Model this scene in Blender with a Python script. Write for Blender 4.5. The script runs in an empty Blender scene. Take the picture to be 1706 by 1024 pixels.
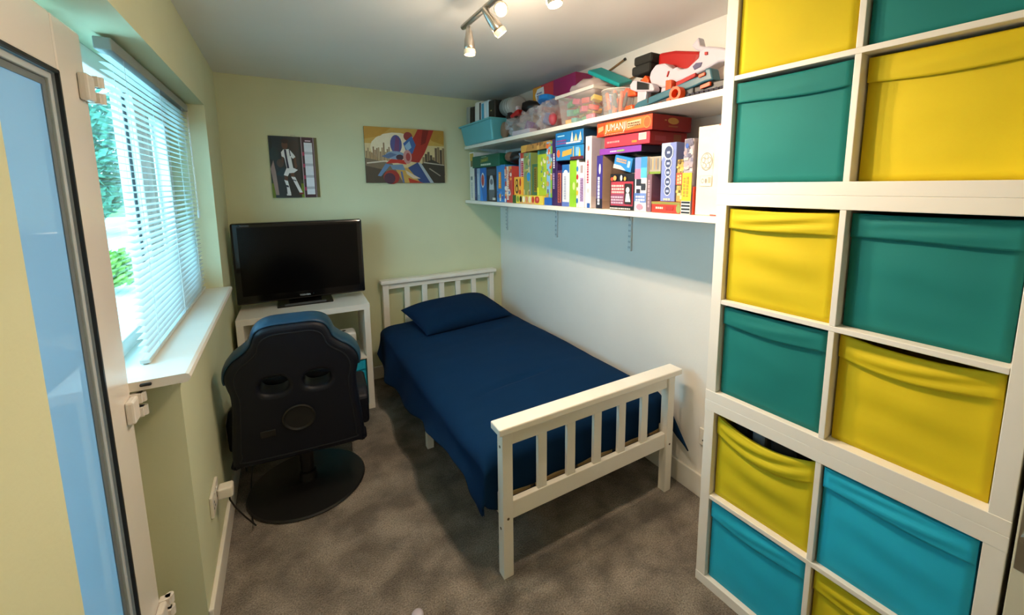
import bpy, bmesh, math, random
from mathutils import Vector, Matrix, noise
PI = math.pi
SC = bpy.context.scene
COL = SC.collection
rnd = random.Random(7)

# ------------------------------------------------------------------ camera, sky, exposure
cam_d = bpy.data.cameras.new('camera')
cam = bpy.data.objects.new('camera', cam_d)
COL.objects.link(cam)
F, U0, V0 = 696.1, 882.2, 406.6
YAW, PITCH, ROLL = 0.5324, 0.1368, 0.0039
fw = Vector((math.sin(YAW)*math.cos(PITCH), math.cos(YAW)*math.cos(PITCH), -math.sin(PITCH)))
rt = Vector((math.cos(YAW), -math.sin(YAW), 0))
dn = fw.cross(rt)
r2 = math.cos(ROLL)*rt + math.sin(ROLL)*dn
d2 = -math.sin(ROLL)*rt + math.cos(ROLL)*dn
M = Matrix((r2, -d2, -fw)).transposed().to_4x4()
M.translation = Vector((0.3225, -3.4493, 1.5587))
cam.matrix_world = M
cam_d.sensor_fit = 'HORIZONTAL'
cam_d.sensor_width = 36.0
cam_d.lens = F*36.0/1706.0
cam_d.shift_x = (853-U0)/1706.0
cam_d.shift_y = (V0-512)/1706.0
cam_d.clip_start = 0.02
SC.camera = cam

SC.view_settings.view_transform = 'Standard'
SC.view_settings.look = 'None'
SC.view_settings.gamma = 1.0
SC.view_settings.use_curve_mapping = False
SC.view_settings.exposure = 0.0
SC.cycles.max_bounces = 10
SC.cycles.diffuse_bounces = 5
SC.cycles.transparent_max_bounces = 24
SC.cycles.sample_clamp_indirect = 6.0

SKY_STRENGTH = 11.5
SKY_TOP = (0.27, 0.68, 0.97)
SKY_LOW = (0.33, 0.73, 0.97)
LAMP_POWER = 18.5
LAMP_COLOR = (1.0, 0.775, 0.56)

w = bpy.data.worlds.new('overcast_sky')
SC.world = w
w.use_nodes = True
nt = w.node_tree
nt.nodes.clear()
wo = nt.nodes.new('ShaderNodeOutputWorld')
bg = nt.nodes.new('ShaderNodeBackground')
tc = nt.nodes.new('ShaderNodeTexCoord')
sx = nt.nodes.new('ShaderNodeSeparateXYZ')
cr = nt.nodes.new('ShaderNodeValToRGB')
cr.color_ramp.elements[0].position = 0.0
cr.color_ramp.elements[0].color = (*SKY_LOW, 1)
cr.color_ramp.elements[1].position = 0.8
cr.color_ramp.elements[1].color = (*SKY_TOP, 1)
nt.links.new(tc.outputs['Generated'], sx.inputs[0])
nt.links.new(sx.outputs['Z'], cr.inputs[0])
nt.links.new(cr.outputs[0], bg.inputs['Color'])
bg.inputs['Strength'].default_value = SKY_STRENGTH
nt.links.new(bg.outputs[0], wo.inputs['Surface'])

# ------------------------------------------------------------------ materials
def lin(c):
    if isinstance(c, str):
        c = c.lstrip('#')
        c = tuple(int(c[i:i+2], 16)/255 for i in (0, 2, 4))
    return tuple((x/12.92 if x <= 0.04045 else ((x+0.055)/1.055)**2.4) for x in c)
_mats = {}
def mat(key, col, rough=0.6, var=0.06, nscale=8.0, bump=0.0, bscale=200.0, metal=0.0, spec=0.5, coat=0.0, sheen=0.0):
    """principled material whose colour is broken up by noise"""
    if key in _mats: return _mats[key]
    m = bpy.data.materials.new(key); m.use_nodes = True
    t = m.node_tree; b = t.nodes['Principled BSDF']
    c = lin(col)
    tcn = t.nodes.new('ShaderNodeTexCoord')
    if var > 0:
        nz = t.nodes.new('ShaderNodeTexNoise'); nz.inputs['Scale'].default_value = nscale; nz.inputs['Detail'].default_value = 4
        t.links.new(tcn.outputs['Object'], nz.inputs['Vector'])
        rp = t.nodes.new('ShaderNodeValToRGB')
        rp.color_ramp.elements[0].position = 0.3; rp.color_ramp.elements[1].position = 0.7
        rp.color_ramp.elements[0].color = (*[x*(1-var) for x in c], 1)
        rp.color_ramp.elements[1].color = (*[min(1, x*(1+var)) for x in c], 1)
        t.links.new(nz.outputs['Fac'], rp.inputs[0]); t.links.new(rp.outputs[0], b.inputs['Base Color'])
    else:
        b.inputs['Base Color'].default_value = (*c, 1)
    b.inputs['Roughness'].default_value = rough
    b.inputs['Metallic'].default_value = metal
    b.inputs['Specular IOR Level'].default_value = spec
    b.inputs['Coat Weight'].default_value = coat
    b.inputs['Sheen Weight'].default_value = sheen
    if bump > 0:
        n2 = t.nodes.new('ShaderNodeTexNoise'); n2.inputs['Scale'].default_value = bscale; n2.inputs['Detail'].default_value = 3
        t.links.new(tcn.outputs['Object'], n2.inputs['Vector'])
        bp = t.nodes.new('ShaderNodeBump'); bp.inputs['Strength'].default_value = bump; bp.inputs['Distance'].default_value = 0.004
        t.links.new(n2.outputs['Fac'], bp.inputs['Height']); t.links.new(bp.outputs[0], b.inputs['Normal'])
    _mats[key] = m
    return m
def clear_mat(key, tint, alpha=0.12, gloss=0.05, ior=1.45):
    """thin clear sheet: transparent, a little coloured film, a fresnel reflection"""
    if key in _mats: return _mats[key]
    m = bpy.data.materials.new(key); m.use_nodes = True
    t = m.node_tree; t.nodes.clear()
    o = t.nodes.new('ShaderNodeOutputMaterial')
    tr = t.nodes.new('ShaderNodeBsdfTransparent')
    df = t.nodes.new('ShaderNodeBsdfDiffuse'); df.inputs[0].default_value = (*lin(tint), 1)
    gl = t.nodes.new('ShaderNodeBsdfGlossy'); gl.inputs['Roughness'].default_value = gloss
    lw = t.nodes.new('ShaderNodeLayerWeight'); lw.inputs[0].default_value = 0.5
    pw = t.nodes.new('ShaderNodeMath'); pw.operation = 'POWER'; pw.inputs[1].default_value = 5.0
    fr = t.nodes.new('ShaderNodeMath'); fr.operation = 'MULTIPLY_ADD'; fr.inputs[1].default_value = 0.9; fr.inputs[2].default_value = 0.04
    t.links.new(lw.outputs['Facing'], pw.inputs[0]); t.links.new(pw.outputs[0], fr.inputs[0])
    m1 = t.nodes.new('ShaderNodeMixShader'); m1.inputs[0].default_value = alpha
    m2 = t.nodes.new('ShaderNodeMixShader')
    t.links.new(tr.outputs[0], m1.inputs[1]); t.links.new(df.outputs[0], m1.inputs[2])
    t.links.new(fr.outputs[0], m2.inputs[0]); t.links.new(m1.outputs[0], m2.inputs[1]); t.links.new(gl.outputs[0], m2.inputs[2])
    t.links.new(m2.outputs[0], o.inputs[0])
    _mats[key] = m
    return m
def glow_mat(key, col, strength):
    if key in _mats: return _mats[key]
    m = bpy.data.materials.new(key); m.use_nodes = True
    b = m.node_tree.nodes['Principled BSDF']
    b.inputs['Base Color'].default_value = (*lin(col), 1)
    b.inputs['Emission Color'].default_value = (*lin(col), 1)
    b.inputs['Emission Strength'].default_value = strength
    _mats[key] = m
    return m
def ink(c):
    return mat('print_' + c.lstrip('#'), c, rough=0.42, var=0.04, nscale=30)

def carpet_mat():
    m = bpy.data.materials.new('grey_carpet'); m.use_nodes = True
    t = m.node_tree; b = t.nodes['Principled BSDF']
    tcn = t.nodes.new('ShaderNodeTexCoord')
    big = t.nodes.new('ShaderNodeTexNoise'); big.inputs['Scale'].default_value = 6.5; big.inputs['Detail'].default_value = 5; big.inputs['Distortion'].default_value = 0.25
    fine = t.nodes.new('ShaderNodeTexNoise'); fine.inputs['Scale'].default_value = 170; fine.inputs['Detail'].default_value = 2
    rp = t.nodes.new('ShaderNodeValToRGB')
    rp.color_ramp.elements[0].position = 0.38; rp.color_ramp.elements[0].color = (*lin('#6a6258'), 1)
    rp.color_ramp.elements[1].position = 0.66; rp.color_ramp.elements[1].color = (*lin('#9a9083'), 1)
    rf = t.nodes.new('ShaderNodeValToRGB')
    rf.color_ramp.elements[0].position = 0.3; rf.color_ramp.elements[0].color = (0.5, 0.5, 0.5, 1)
    rf.color_ramp.elements[1].position = 0.7; rf.color_ramp.elements[1].color = (1.25, 1.25, 1.25, 1)
    mx = t.nodes.new('ShaderNodeMixRGB'); mx.blend_type = 'MULTIPLY'; mx.inputs[0].default_value = 1
    for n in (big, fine): t.links.new(tcn.outputs['Object'], n.inputs['Vector'])
    t.links.new(big.outputs['Fac'], rp.inputs[0]); t.links.new(fine.outputs['Fac'], rf.inputs[0])
    t.links.new(rp.outputs[0], mx.inputs[1]); t.links.new(rf.outputs[0], mx.inputs[2])
    t.links.new(mx.outputs[0], b.inputs['Base Color'])
    b.inputs['Roughness'].default_value = 1.0; b.inputs['Specular IOR Level'].default_value = 0.1
    b.inputs['Sheen Weight'].default_value = 0.25
    ad = t.nodes.new('ShaderNodeMath'); ad.operation = 'ADD'
    t.links.new(big.outputs['Fac'], ad.inputs[0]); t.links.new(fine.outputs['Fac'], ad.inputs[1])
    bp = t.nodes.new('ShaderNodeBump'); bp.inputs['Strength'].default_value = 0.7; bp.inputs['Distance'].default_value = 0.012
    t.links.new(ad.outputs[0], bp.inputs['Height']); t.links.new(bp.outputs[0], b.inputs['Normal'])
    return m

M_GREEN = mat('pale_green_wall_paint', '#d5d9b4', 0.8, 0.025, 3, 0.10, 90)
M_WHITEWALL = mat('white_wall_paint', '#e6e2da', 0.8, 0.02, 3, 0.12, 90)
M_CEIL = mat('white_ceiling_paint', '#e4e5e2', 0.85, 0.02, 2, 0.05, 60)
M_TRIM = mat('white_gloss_trim', '#ebe6da', 0.35, 0.02, 5)
M_CARPET = carpet_mat()
M_UPVC = mat('white_upvc', '#eae4dc', 0.22, 0.015, 4)
M_LAM = mat('white_laminate', '#efe9de', 0.38, 0.015, 4)
M_BEDWHITE = mat('white_painted_wood', '#f0eadd', 0.42, 0.02, 6, 0.04, 60)
M_PINE = mat('pine_slat', '#c8a878', 0.6, 0.15, 14)
M_GLASS = clear_mat('window_glass', '#dfeff0', 0.015, 0.0, 1.5)
def frosted_mat():
    m = bpy.data.materials.new('obscured_door_glass'); m.use_nodes = True
    t = m.node_tree; t.nodes.clear()
    o = t.nodes.new('ShaderNodeOutputMaterial')
    tl = t.nodes.new('ShaderNodeBsdfTranslucent'); df = t.nodes.new('ShaderNodeBsdfDiffuse')
    nz = t.nodes.new('ShaderNodeTexNoise'); nz.inputs['Scale'].default_value = 1.5
    rp = t.nodes.new('ShaderNodeValToRGB')
    rp.color_ramp.elements[0].color = (*lin('#a2b4bc'), 1); rp.color_ramp.elements[1].color = (*lin('#aebec6'), 1)
    t.links.new(nz.outputs['Fac'], rp.inputs[0]); t.links.new(rp.outputs[0], tl.inputs[0]); t.links.new(rp.outputs[0], df.inputs[0])
    gl = t.nodes.new('ShaderNodeBsdfGlossy'); gl.inputs['Roughness'].default_value = 0.02
    lw = t.nodes.new('ShaderNodeLayerWeight'); lw.inputs[0].default_value = 0.5
    pw = t.nodes.new('ShaderNodeMath'); pw.operation = 'POWER'; pw.inputs[1].default_value = 5.0
    ma = t.nodes.new('ShaderNodeMath'); ma.operation = 'MULTIPLY_ADD'; ma.inputs[1].default_value = 0.9; ma.inputs[2].default_value = 0.04
    t.links.new(lw.outputs['Facing'], pw.inputs[0]); t.links.new(pw.outputs[0], ma.inputs[0])
    m1 = t.nodes.new('ShaderNodeMixShader'); m1.inputs[0].default_value = 0.55
    m2 = t.nodes.new('ShaderNodeMixShader')
    t.links.new(tl.outputs[0], m1.inputs[1]); t.links.new(df.outputs[0], m1.inputs[2])
    t.links.new(ma.outputs[0], m2.inputs[0]); t.links.new(m1.outputs[0], m2.inputs[1]); t.links.new(gl.outputs[0], m2.inputs[2])
    t.links.new(m2.outputs[0], o.inputs[0])
    return m
M_FROSTED = frosted_mat()
M_BLACKGLOSS = mat('gloss_black_plastic', '#0a0a0b', 0.12, 0.0)
M_BLACK = mat('black_plastic', '#141414', 0.45, 0.1)
M_STEEL = mat('brushed_steel', '#b9b3aa', 0.3, 0.05, 40, metal=1.0)
M_CHROME = mat('chrome', '#cfcac2', 0.15, 0.0, metal=1.0)
M_SLAT = mat('white_blind_slat', '#c9d4d2', 0.4, 0.01)
M_YELLOW = mat('yellow_fabric', '#dcc200', 0.75, 0.05, 5, 0.05, 400)
M_LIME = mat('lemon_fabric', '#d2c008', 0.75, 0.05, 5, 0.05, 400)
M_TEAL = mat('teal_fabric', '#007872', 0.75, 0.06, 5, 0.05, 400)
M_CYAN = mat('turquoise_fabric', '#14b2d4', 0.75, 0.06, 5, 0.05, 400)
M_DUVET = mat('navy_cotton', '#05294b', 1.0, 0.05, 6, 0.12, 350, spec=0.15)
M_PILLOW = mat('navy_pillow_cotton', '#052442', 1.0, 0.05, 6, 0.12, 350, spec=0.15)
M_SHEET = mat('grey_sheet', '#9aa08c', 0.85, 0.05)
M_NAVY = mat('navy_leatherette', '#070d1b', 0.5, 0.10, 9, 0.06, 150, spec=0.35)
M_BLUE_L = mat('blue_leatherette', '#123c56', 0.42, 0.10, 9, 0.06, 150)
M_TURQ = mat('turquoise_plastic', '#5fb3bd', 0.4, 0.04, 6)
M_CLEAR = clear_mat('clear_plastic', '#e6e6e6', 0.20, 0.08)
M_BAG = clear_mat('milky_plastic_bag', '#dcdade', 0.30, 0.15)

# ------------------------------------------------------------------ mesh helpers
def box(bm, x0, x1, y0, y1, z0, z1, mi=0):
    v = [bm.verts.new((x, y, z)) for z in (z0, z1) for y in (y0, y1) for x in (x0, x1)]
    for f in ((0, 2, 3, 1), (4, 5, 7, 6), (0, 1, 5, 4), (2, 6, 7, 3), (0, 4, 6, 2), (1, 3, 7, 5)):
        fc = bm.faces.new([v[i] for i in f]); fc.material_index = mi
def tube(bm, pts, r, seg=10, caps=True):
    """round tube along points; r a number or one radius per point"""
    pts = [Vector(p) for p in pts]
    rr = r if isinstance(r, (list, tuple)) else [r]*len(pts)
    rings = []
    prev = None
    for i, p in enumerate(pts):
        d = (pts[min(i+1, len(pts)-1)]-pts[max(i-1, 0)]).normalized()
        if prev is None:
            a = d.orthogonal().normalized()
        else:
            a = (prev - d*prev.dot(d)).normalized()
        prev = a
        b = d.cross(a)
        rings.append([bm.verts.new(p+(a*math.cos(2*PI*k/seg)+b*math.sin(2*PI*k/seg))*rr[i]) for k in range(seg)])
    for i in range(len(rings)-1):
        for k in range(seg):
            bm.faces.new((rings[i][k], rings[i][(k+1) % seg], rings[i+1][(k+1) % seg], rings[i+1][k]))
    if caps:
        bm.faces.new(list(reversed(rings[0]))); bm.faces.new(rings[-1])
def prism(bm, poly, axis, a, b):
    """extrude a 2-D polygon along an axis; poly in the two other axes in xyz order"""
    def P(p, h):
        return {'x': (h, p[0], p[1]), 'y': (p[0], h, p[1]), 'z': (p[0], p[1], h)}[axis]
    A = [bm.verts.new(P(p, a)) for p in poly]; B = [bm.verts.new(P(p, b)) for p in poly]
    n = len(poly)
    bm.faces.new(A); bm.faces.new(list(reversed(B)))
    for i in range(n):
        bm.faces.new((A[i], B[i], B[(i+1) % n], A[(i+1) % n]))
def grid(bm, fn, nu, nv, close_u=False):
    V = [[bm.verts.new(fn(i/nu, j/nv)) for j in range(nv+1)] for i in range(nu+(0 if close_u else 1))]
    for i in range(nu):
        for j in range(nv):
            a, b = V[i], V[(i+1) % len(V)]
            bm.faces.new((a[j], b[j], b[j+1], a[j+1]))
    return V
def lathe(bm, prof, seg=24, c=(0, 0)):
    V = [[bm.verts.new((c[0]+r*math.cos(2*PI*k/seg), c[1]+r*math.sin(2*PI*k/seg), z)) for k in range(seg)] for r, z in prof]
    for i in range(len(V)-1):
        for k in range(seg):
            bm.faces.new((V[i][k], V[i][(k+1) % seg], V[i+1][(k+1) % seg], V[i+1][k]))
    bm.faces.new(list(reversed(V[0]))); bm.faces.new(V[-1])
def obj(name, bm, m, parent=None, loc=(0, 0, 0), rot=(0, 0, 0), bevel=0.0, bseg=2, smooth=False, solid=0.0, sub=0, kind=None):
    bmesh.ops.recalc_face_normals(bm, faces=bm.faces)
    me = bpy.data.meshes.new(name)
    bm.to_mesh(me); bm.free()
    for x in (m if isinstance(m, (list, tuple)) else [m]): me.materials.append(x)
    o = bpy.data.objects.new(name, me); COL.objects.link(o)
    o.location = loc; o.rotation_euler = rot
    if parent is not None: o.parent = parent
    if smooth:
        for p in me.polygons: p.use_smooth = True
    if sub:
        s = o.modifiers.new('subdivision', 'SUBSURF'); s.levels = sub; s.render_levels = sub
    if solid:
        s = o.modifiers.new('solidify', 'SOLIDIFY'); s.thickness = solid; s.offset = 0
    if bevel:
        b = o.modifiers.new('bevel', 'BEVEL'); b.width = bevel; b.segments = bseg; b.limit_method = 'ANGLE'
        b.harden_normals = False
    if kind: o['kind'] = kind
    return o
def bx(name, m, parent, x0, x1, y0, y1, z0, z1, bevel=0.0, **k):
    bm = bmesh.new(); box(bm, min(x0, x1), max(x0, x1), min(y0, y1), max(y0, y1), min(z0, z1), max(z0, z1))
    return obj(name, bm, m, parent, bevel=bevel, **k)
def tag(o, label, cat, group=None):
    o['label'] = label; o['category'] = cat
    if group: o['group'] = group
    return o
def thing(name, label, cat, loc=(0, 0, 0), rotz=0.0, group=None, rot=None):
    o = bpy.data.objects.new(name, None); COL.objects.link(o)
    o.empty_display_size = 0.05
    o.location = loc; o.rotation_euler = rot if rot else (0, 0, rotz)
    return tag(o, label, cat, group)
def struct(name, bm, m, parent=None, **k):
    o = obj(name, bm, m, parent, **k)
    if parent is None: o['kind'] = 'structure'
    return o
def sbox(name, m, *a, **k):
    bm = bmesh.new(); box(bm, *a); return struct(name, bm, m, **k)
def smooth_loop(pts, n=6):
    out = []
    N = len(pts)
    for i in range(N):
        p0, p1, p2, p3 = (Vector(pts[(i+j-1) % N]) for j in range(4))
        for k in range(n):
            t = k/n
            out.append(0.5*((2*p1)+(p2-p0)*t+(2*p0-5*p1+4*p2-p3)*t*t+(3*p1-p0-3*p2+p3)*t**3))
    return [tuple(v) for v in out]
def outline_mesh(name, m, parent, loops, depth, bevel=0.0, rot=(0, 0, 0), loc=(0, 0, 0), smooth=True):
    """filled 2-D outline with holes, given thickness; made from a curve, kept as a mesh (local x,y = outline, z = thickness)"""
    cu = bpy.data.curves.new(name, 'CURVE'); cu.dimensions = '2D'; cu.fill_mode = 'BOTH'
    cu.extrude = max(depth/2-bevel, 0.0005); cu.bevel_depth = bevel; cu.bevel_resolution = 3; cu.offset = -bevel
    for lp in loops:
        s = cu.splines.new('POLY'); s.points.add(len(lp)-1)
        for q, p in zip(s.points, lp): q.co = (p[0], p[1], 0, 1)
        s.use_cyclic_u = True
    t = bpy.data.objects.new('temp_outline', cu); COL.objects.link(t)
    bpy.context.view_layer.update()
    me = bpy.data.meshes.new_from_object(t.evaluated_get(bpy.context.evaluated_depsgraph_get()))
    bpy.data.objects.remove(t); bpy.data.curves.remove(cu)
    me.name = name; me.materials.clear(); me.materials.append(m)
    if smooth:
        for p in me.polygons: p.use_smooth = abs(p.normal.z) < 0.99
    o = bpy.data.objects.new(name, me); COL.objects.link(o)
    o.location = loc; o.rotation_euler = rot; o.parent = parent
    return o
_font_cache = {}
def text_tris(body):
    """letter shapes as 2-D triangles, height about 1"""
    if body in _font_cache: return _font_cache[body]
    cu = bpy.data.curves.new('temp_text', 'FONT'); cu.body = body; cu.size = 1.4; cu.resolution_u = 2
    t = bpy.data.objects.new('temp_text', cu); COL.objects.link(t)
    bpy.context.view_layer.update()
    me = bpy.data.meshes.new_from_object(t.evaluated_get(bpy.context.evaluated_depsgraph_get()))
    vs = [(v.co.x, v.co.y) for v in me.vertices]; fs = [tuple(p.vertices) for p in me.polygons]
    wd = max([v[0] for v in vs] or [1])
    bpy.data.objects.remove(t); bpy.data.curves.remove(cu); bpy.data.meshes.remove(me)
    _font_cache[body] = (vs, fs, wd)
    return _font_cache[body]
def print_on(name, parent, fr, shapes, lift=0.0008, step=0.00012):
    """flat print on a face. fr(u, v, h) gives the point at u along, v up, h above the face.
    shapes: ('r',u0,v0,u1,v1,col) ('d',u,v,ru,rv,col) ('p',pts,col) ('t',text,u,v,height,col[,rot[,width]])"""
    bm = bmesh.new(); mats = []; h = lift
    def mi(c):
        m = ink(c)
        if m not in mats: mats.append(m)
        return mats.index(m)
    def poly(pts, c):
        f = bm.faces.new([bm.verts.new(fr(u, v, h)) for u, v in pts]); f.material_index = mi(c)
    for s in shapes:
        k = s[0]
        if k == 'r': poly([(s[1], s[2]), (s[3], s[2]), (s[3], s[4]), (s[1], s[4])], s[5])
        elif k == 'd': poly([(s[1]+s[3]*math.cos(2*PI*i/18), s[2]+s[4]*math.sin(2*PI*i/18)) for i in range(18)], s[5])
        elif k == 'p': poly(s[1], s[2])
        elif k == 't':
            vs, fs, wd = text_tris(s[1]); ht = s[4]; a = s[6] if len(s) > 6 and s[6] else 0.0
            sxx = s[7]/wd if len(s) > 7 else ht
            ca, sa = math.cos(a), math.sin(a)
            vv = [bm.verts.new(fr(s[2]+x*sxx*ca-y*ht*sa, s[3]+x*sxx*sa+y*ht*ca, h)) for x, y in vs]
            i = mi(s[5])
            for f in fs:
                try: bm.faces.new([vv[j] for j in f]).material_index = i
                except ValueError: pass
        h += step
    me = bpy.data.meshes.new(name); bm.to_mesh(me); bm.free()
    for m in mats: me.materials.append(m)
    o = bpy.data.objects.new(name, me); COL.objects.link(o); o.parent = parent
    return o

# ------------------------------------------------------------------ room shell
W, H = 2.045, 2.296
YN = -4.4                                   # wall behind the camera
REC = -0.56                                 # far end of the window recess
WT = -0.30                                  # outer face of the left wall
PIER = -1.80                                # near end of the wall under the window
sbox('floor', M_CARPET, WT-0.0, W+0.12, YN-0.1, 0.12, -0.12, 0.0)
sbox('ceiling', M_CEIL, WT, W+0.12, YN-0.1, 0.12, H, H+0.12)
sbox('wall_back', M_GREEN, WT, W+0.12, 0.0, 0.12, 0.0, H)
sbox('wall_right', M_WHITEWALL, W, W+0.12, YN, 0.0, 0.0, H)
sbox('wall_front', M_WHITEWALL, WT, W+0.12, YN-0.1, YN, 0.0, H)
bm = bmesh.new()
box(bm, WT, 0.0, REC, 0.0, 0.0, H)                       # pier between window and back wall
box(bm, WT, 0.0, PIER, REC, 0.0, 0.965)                  # low wall under the window
box(bm, WT, 0.0, YN, REC, 2.0, H)                        # wall over window and door
box(bm, WT, 0.0, YN, -2.578, 0.0, 2.0)                   # wall beyond the door
struct('wall_left', bm, M_GREEN)
def skirting(name, pts_boxes):
    bm = bmesh.new()
    for b in pts_boxes: box(bm, *b)
    struct(name, bm, M_TRIM, bevel=0.004)
skirting('baseboard_left', [(0.0, 0.016, PIER, -0.002, 0.0, 0.11)])
skirting('baseboard_back', [(0.016, W-0.016, -0.016, 0.0, 0.0, 0.105)])
skirting('baseboard_right', [(W-0.016, W, -2.49, -0.002, 0.0, 0.12)])

# window frame (window_1) with mullions, panes
win = bpy.data.objects.new('window_1', None); COL.objects.link(win); win['kind'] = 'structure'
win.location = (-0.2, -1.2, 1.0)
def wpart(name, m, x0, x1, y0, y1, z0, z1, bevel=0.004):
    bm = bmesh.new(); box(bm, x0+0.2, x1+0.2, y0+1.2, y1+1.2, z0-1.0, z1-1.0)
    return obj(name, bm, m, win, bevel=bevel)
WN = -1.90                                   # near end of the window
wpart('frame_rail', M_UPVC, -0.24, -0.17, WN, REC, 0.965, 1.05)
wpart('frame_rail', M_UPVC, -0.24, -0.17, WN, REC, 1.94, 2.0)
for y0, y1 in ((WN, WN+0.06), (-1.11, -1.03), (REC-0.06, REC)):
    wpart('frame_post', M_UPVC, -0.24, -0.17, y0, y1, 1.05, 1.94)
# opening sash in the far light
for y0, y1, z0, z1 in ((-1.03, -0.97, 1.05, 1.94), (-0.68, -0.62, 1.05, 1.94), (-0.97, -0.68, 1.05, 1.11), (-0.97, -0.68, 1.88, 1.94)):
    wpart('sash_bar', M_UPVC, -0.225, -0.155, y0, y1, z0, z1)
for y0, y1, z0, z1 in ((-0.972, -0.966, 1.11, 1.88), (-0.684, -0.678, 1.11, 1.88), (-1.116, -1.11, 1.05, 1.94), (WN+0.06, WN+0.066, 1.05, 1.94)):
    wpart('gasket', M_BLACK, -0.205, -0.196, y0, y1, z0, z1, 0)
wpart('pane', M_GLASS, -0.203, -0.199, WN+0.06, -1.11, 1.05, 1.94, 0)
wpart('pane', M_GLASS, -0.195, -0.191, -0.97, -0.68, 1.11, 1.88, 0)

# window sill
bm = bmesh.new()
prof = [(-0.17, 0.972), (0.03, 0.972), (0.039, 0.976), (0.043, 0.986), (0.039, 0.996), (0.03, 1.0), (-0.17, 1.0)]
prism(bm, prof, 'y', -1.875, REC)
sill = struct('trim_1', bm, M_TRIM)
sill['label'] = 'white window sill with rounded front edge'
bx('end_clip', M_BLACK, sill, -0.075, -0.048, -1.881, -1.872, 0.983, 0.992, bevel=0.003)

# glazed door (door_1), closed, to the left of the window
door = bpy.data.objects.new('door_1', None); COL.objects.link(door); door['kind'] = 'structure'
door.location = (-0.13, -2.4, 0.0)
def dpart(name, m, x0, x1, y0, y1, z0, z1, bevel=0.004, parent=None):
    bm = bmesh.new(); box(bm, x0+0.13, x1+0.13, y0+2.4, y1+2.4, z0, z1)
    return obj(name, bm, m, parent or door, bevel=bevel)
DH, DN = -1.872, -2.577                        # hinge edge, latch edge
dpart('door_frame', M_UPVC, -0.24, -0.165, -1.90, -1.875, 0.0, 1.975)
dpart('door_frame', M_UPVC, -0.29, -0.165, -1.90, -1.802, 0.0, 0.965)
dpart('door_frame', M_UPVC, -0.24, -0.165, -2.577, -2.55, 0.0, 1.975)
dpart('door_frame', M_UPVC, -0.24, -0.165, -2.577, -1.875, 1.975, 2.0)
dpart('hinge_stile', M_UPVC, -0.165, -0.098, DH-0.165, DH, 0.04, 1.955, 0.007)
dpart('latch_stile', M_UPVC, -0.165, -0.098, DN+0.002, DN+0.165, 0.04, 1.955, 0.007)
dpart('top_rail', M_UPVC, -0.165, -0.098, DN+0.165, DH-0.165, 1.825, 1.955, 0.007)
dpart('bottom_rail', M_UPVC, -0.165, -0.098, DN+0.165, DH-0.165, 0.04, 0.20, 0.007)
g0, g1 = DN+0.165, DH-0.165
M_SPACER = mat('grey_spacer', '#6d777c', 0.5, 0.05)
for y0, y1, z0, z1 in ((g1-0.006, g1+0.002, 0.2, 1.825), (g0-0.002, g0+0.006, 0.2, 1.825), (g0, g1, 1.819, 1.827), (g0, g1, 0.198, 0.206)):
    dpart('gasket', M_BLACK, -0.103, -0.096, y0, y1, z0, z1, 0)
for y0, y1, z0, z1 in ((g1-0.022, g1-0.006, 0.206, 1.819), (g0+0.006, g0+0.022, 0.206, 1.819), (g0+0.02, g1-0.02, 1.803, 1.819), (g0+0.02, g1-0.02, 0.206, 0.222)):
    dpart('glazing_bead', mat('pale_grey_bead', '#b9c4c8', 0.5, 0.02), -0.1165, -0.108, y0, y1, z0, z1, 0.002)
for y0, y1, z0, z1 in ((g1-0.040, g1-0.022, 0.222, 1.803), (g0+0.022, g0+0.040, 0.222, 1.803), (g0+0.04, g1-0.04, 1.787, 1.803), (g0+0.04, g1-0.04, 0.222, 0.238)):
    dpart('spacer_bar', M_SPACER, -0.1168, -0.1145, y0, y1, z0, z1, 0)
dpart('pane', M_FROSTED, -0.121, -0.117, g0, g1, 0.2, 1.825, 0)
for zc in (1.815, 0.93, 0.25):
    hg = dpart('hinge', M_UPVC, -0.098, -0.078, DH-0.062, DH-0.012, zc-0.034, zc+0.034, 0.006)
    for dz in (-0.021, 0.021):
        bm = bmesh.new(); tube(bm, [(-0.075+0.13, DH+0.004+2.4, zc+dz-0.014), (-0.075+0.13, DH+0.004+2.4, zc+dz+0.014)], 0.011, 12)
        box(bm, -0.098+0.13, -0.072+0.13, DH-0.014+2.4, DH+0.008+2.4, zc+dz-0.014, zc+dz+0.014)
        obj('hinge_knuckle', bm, M_UPVC, door)

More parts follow.
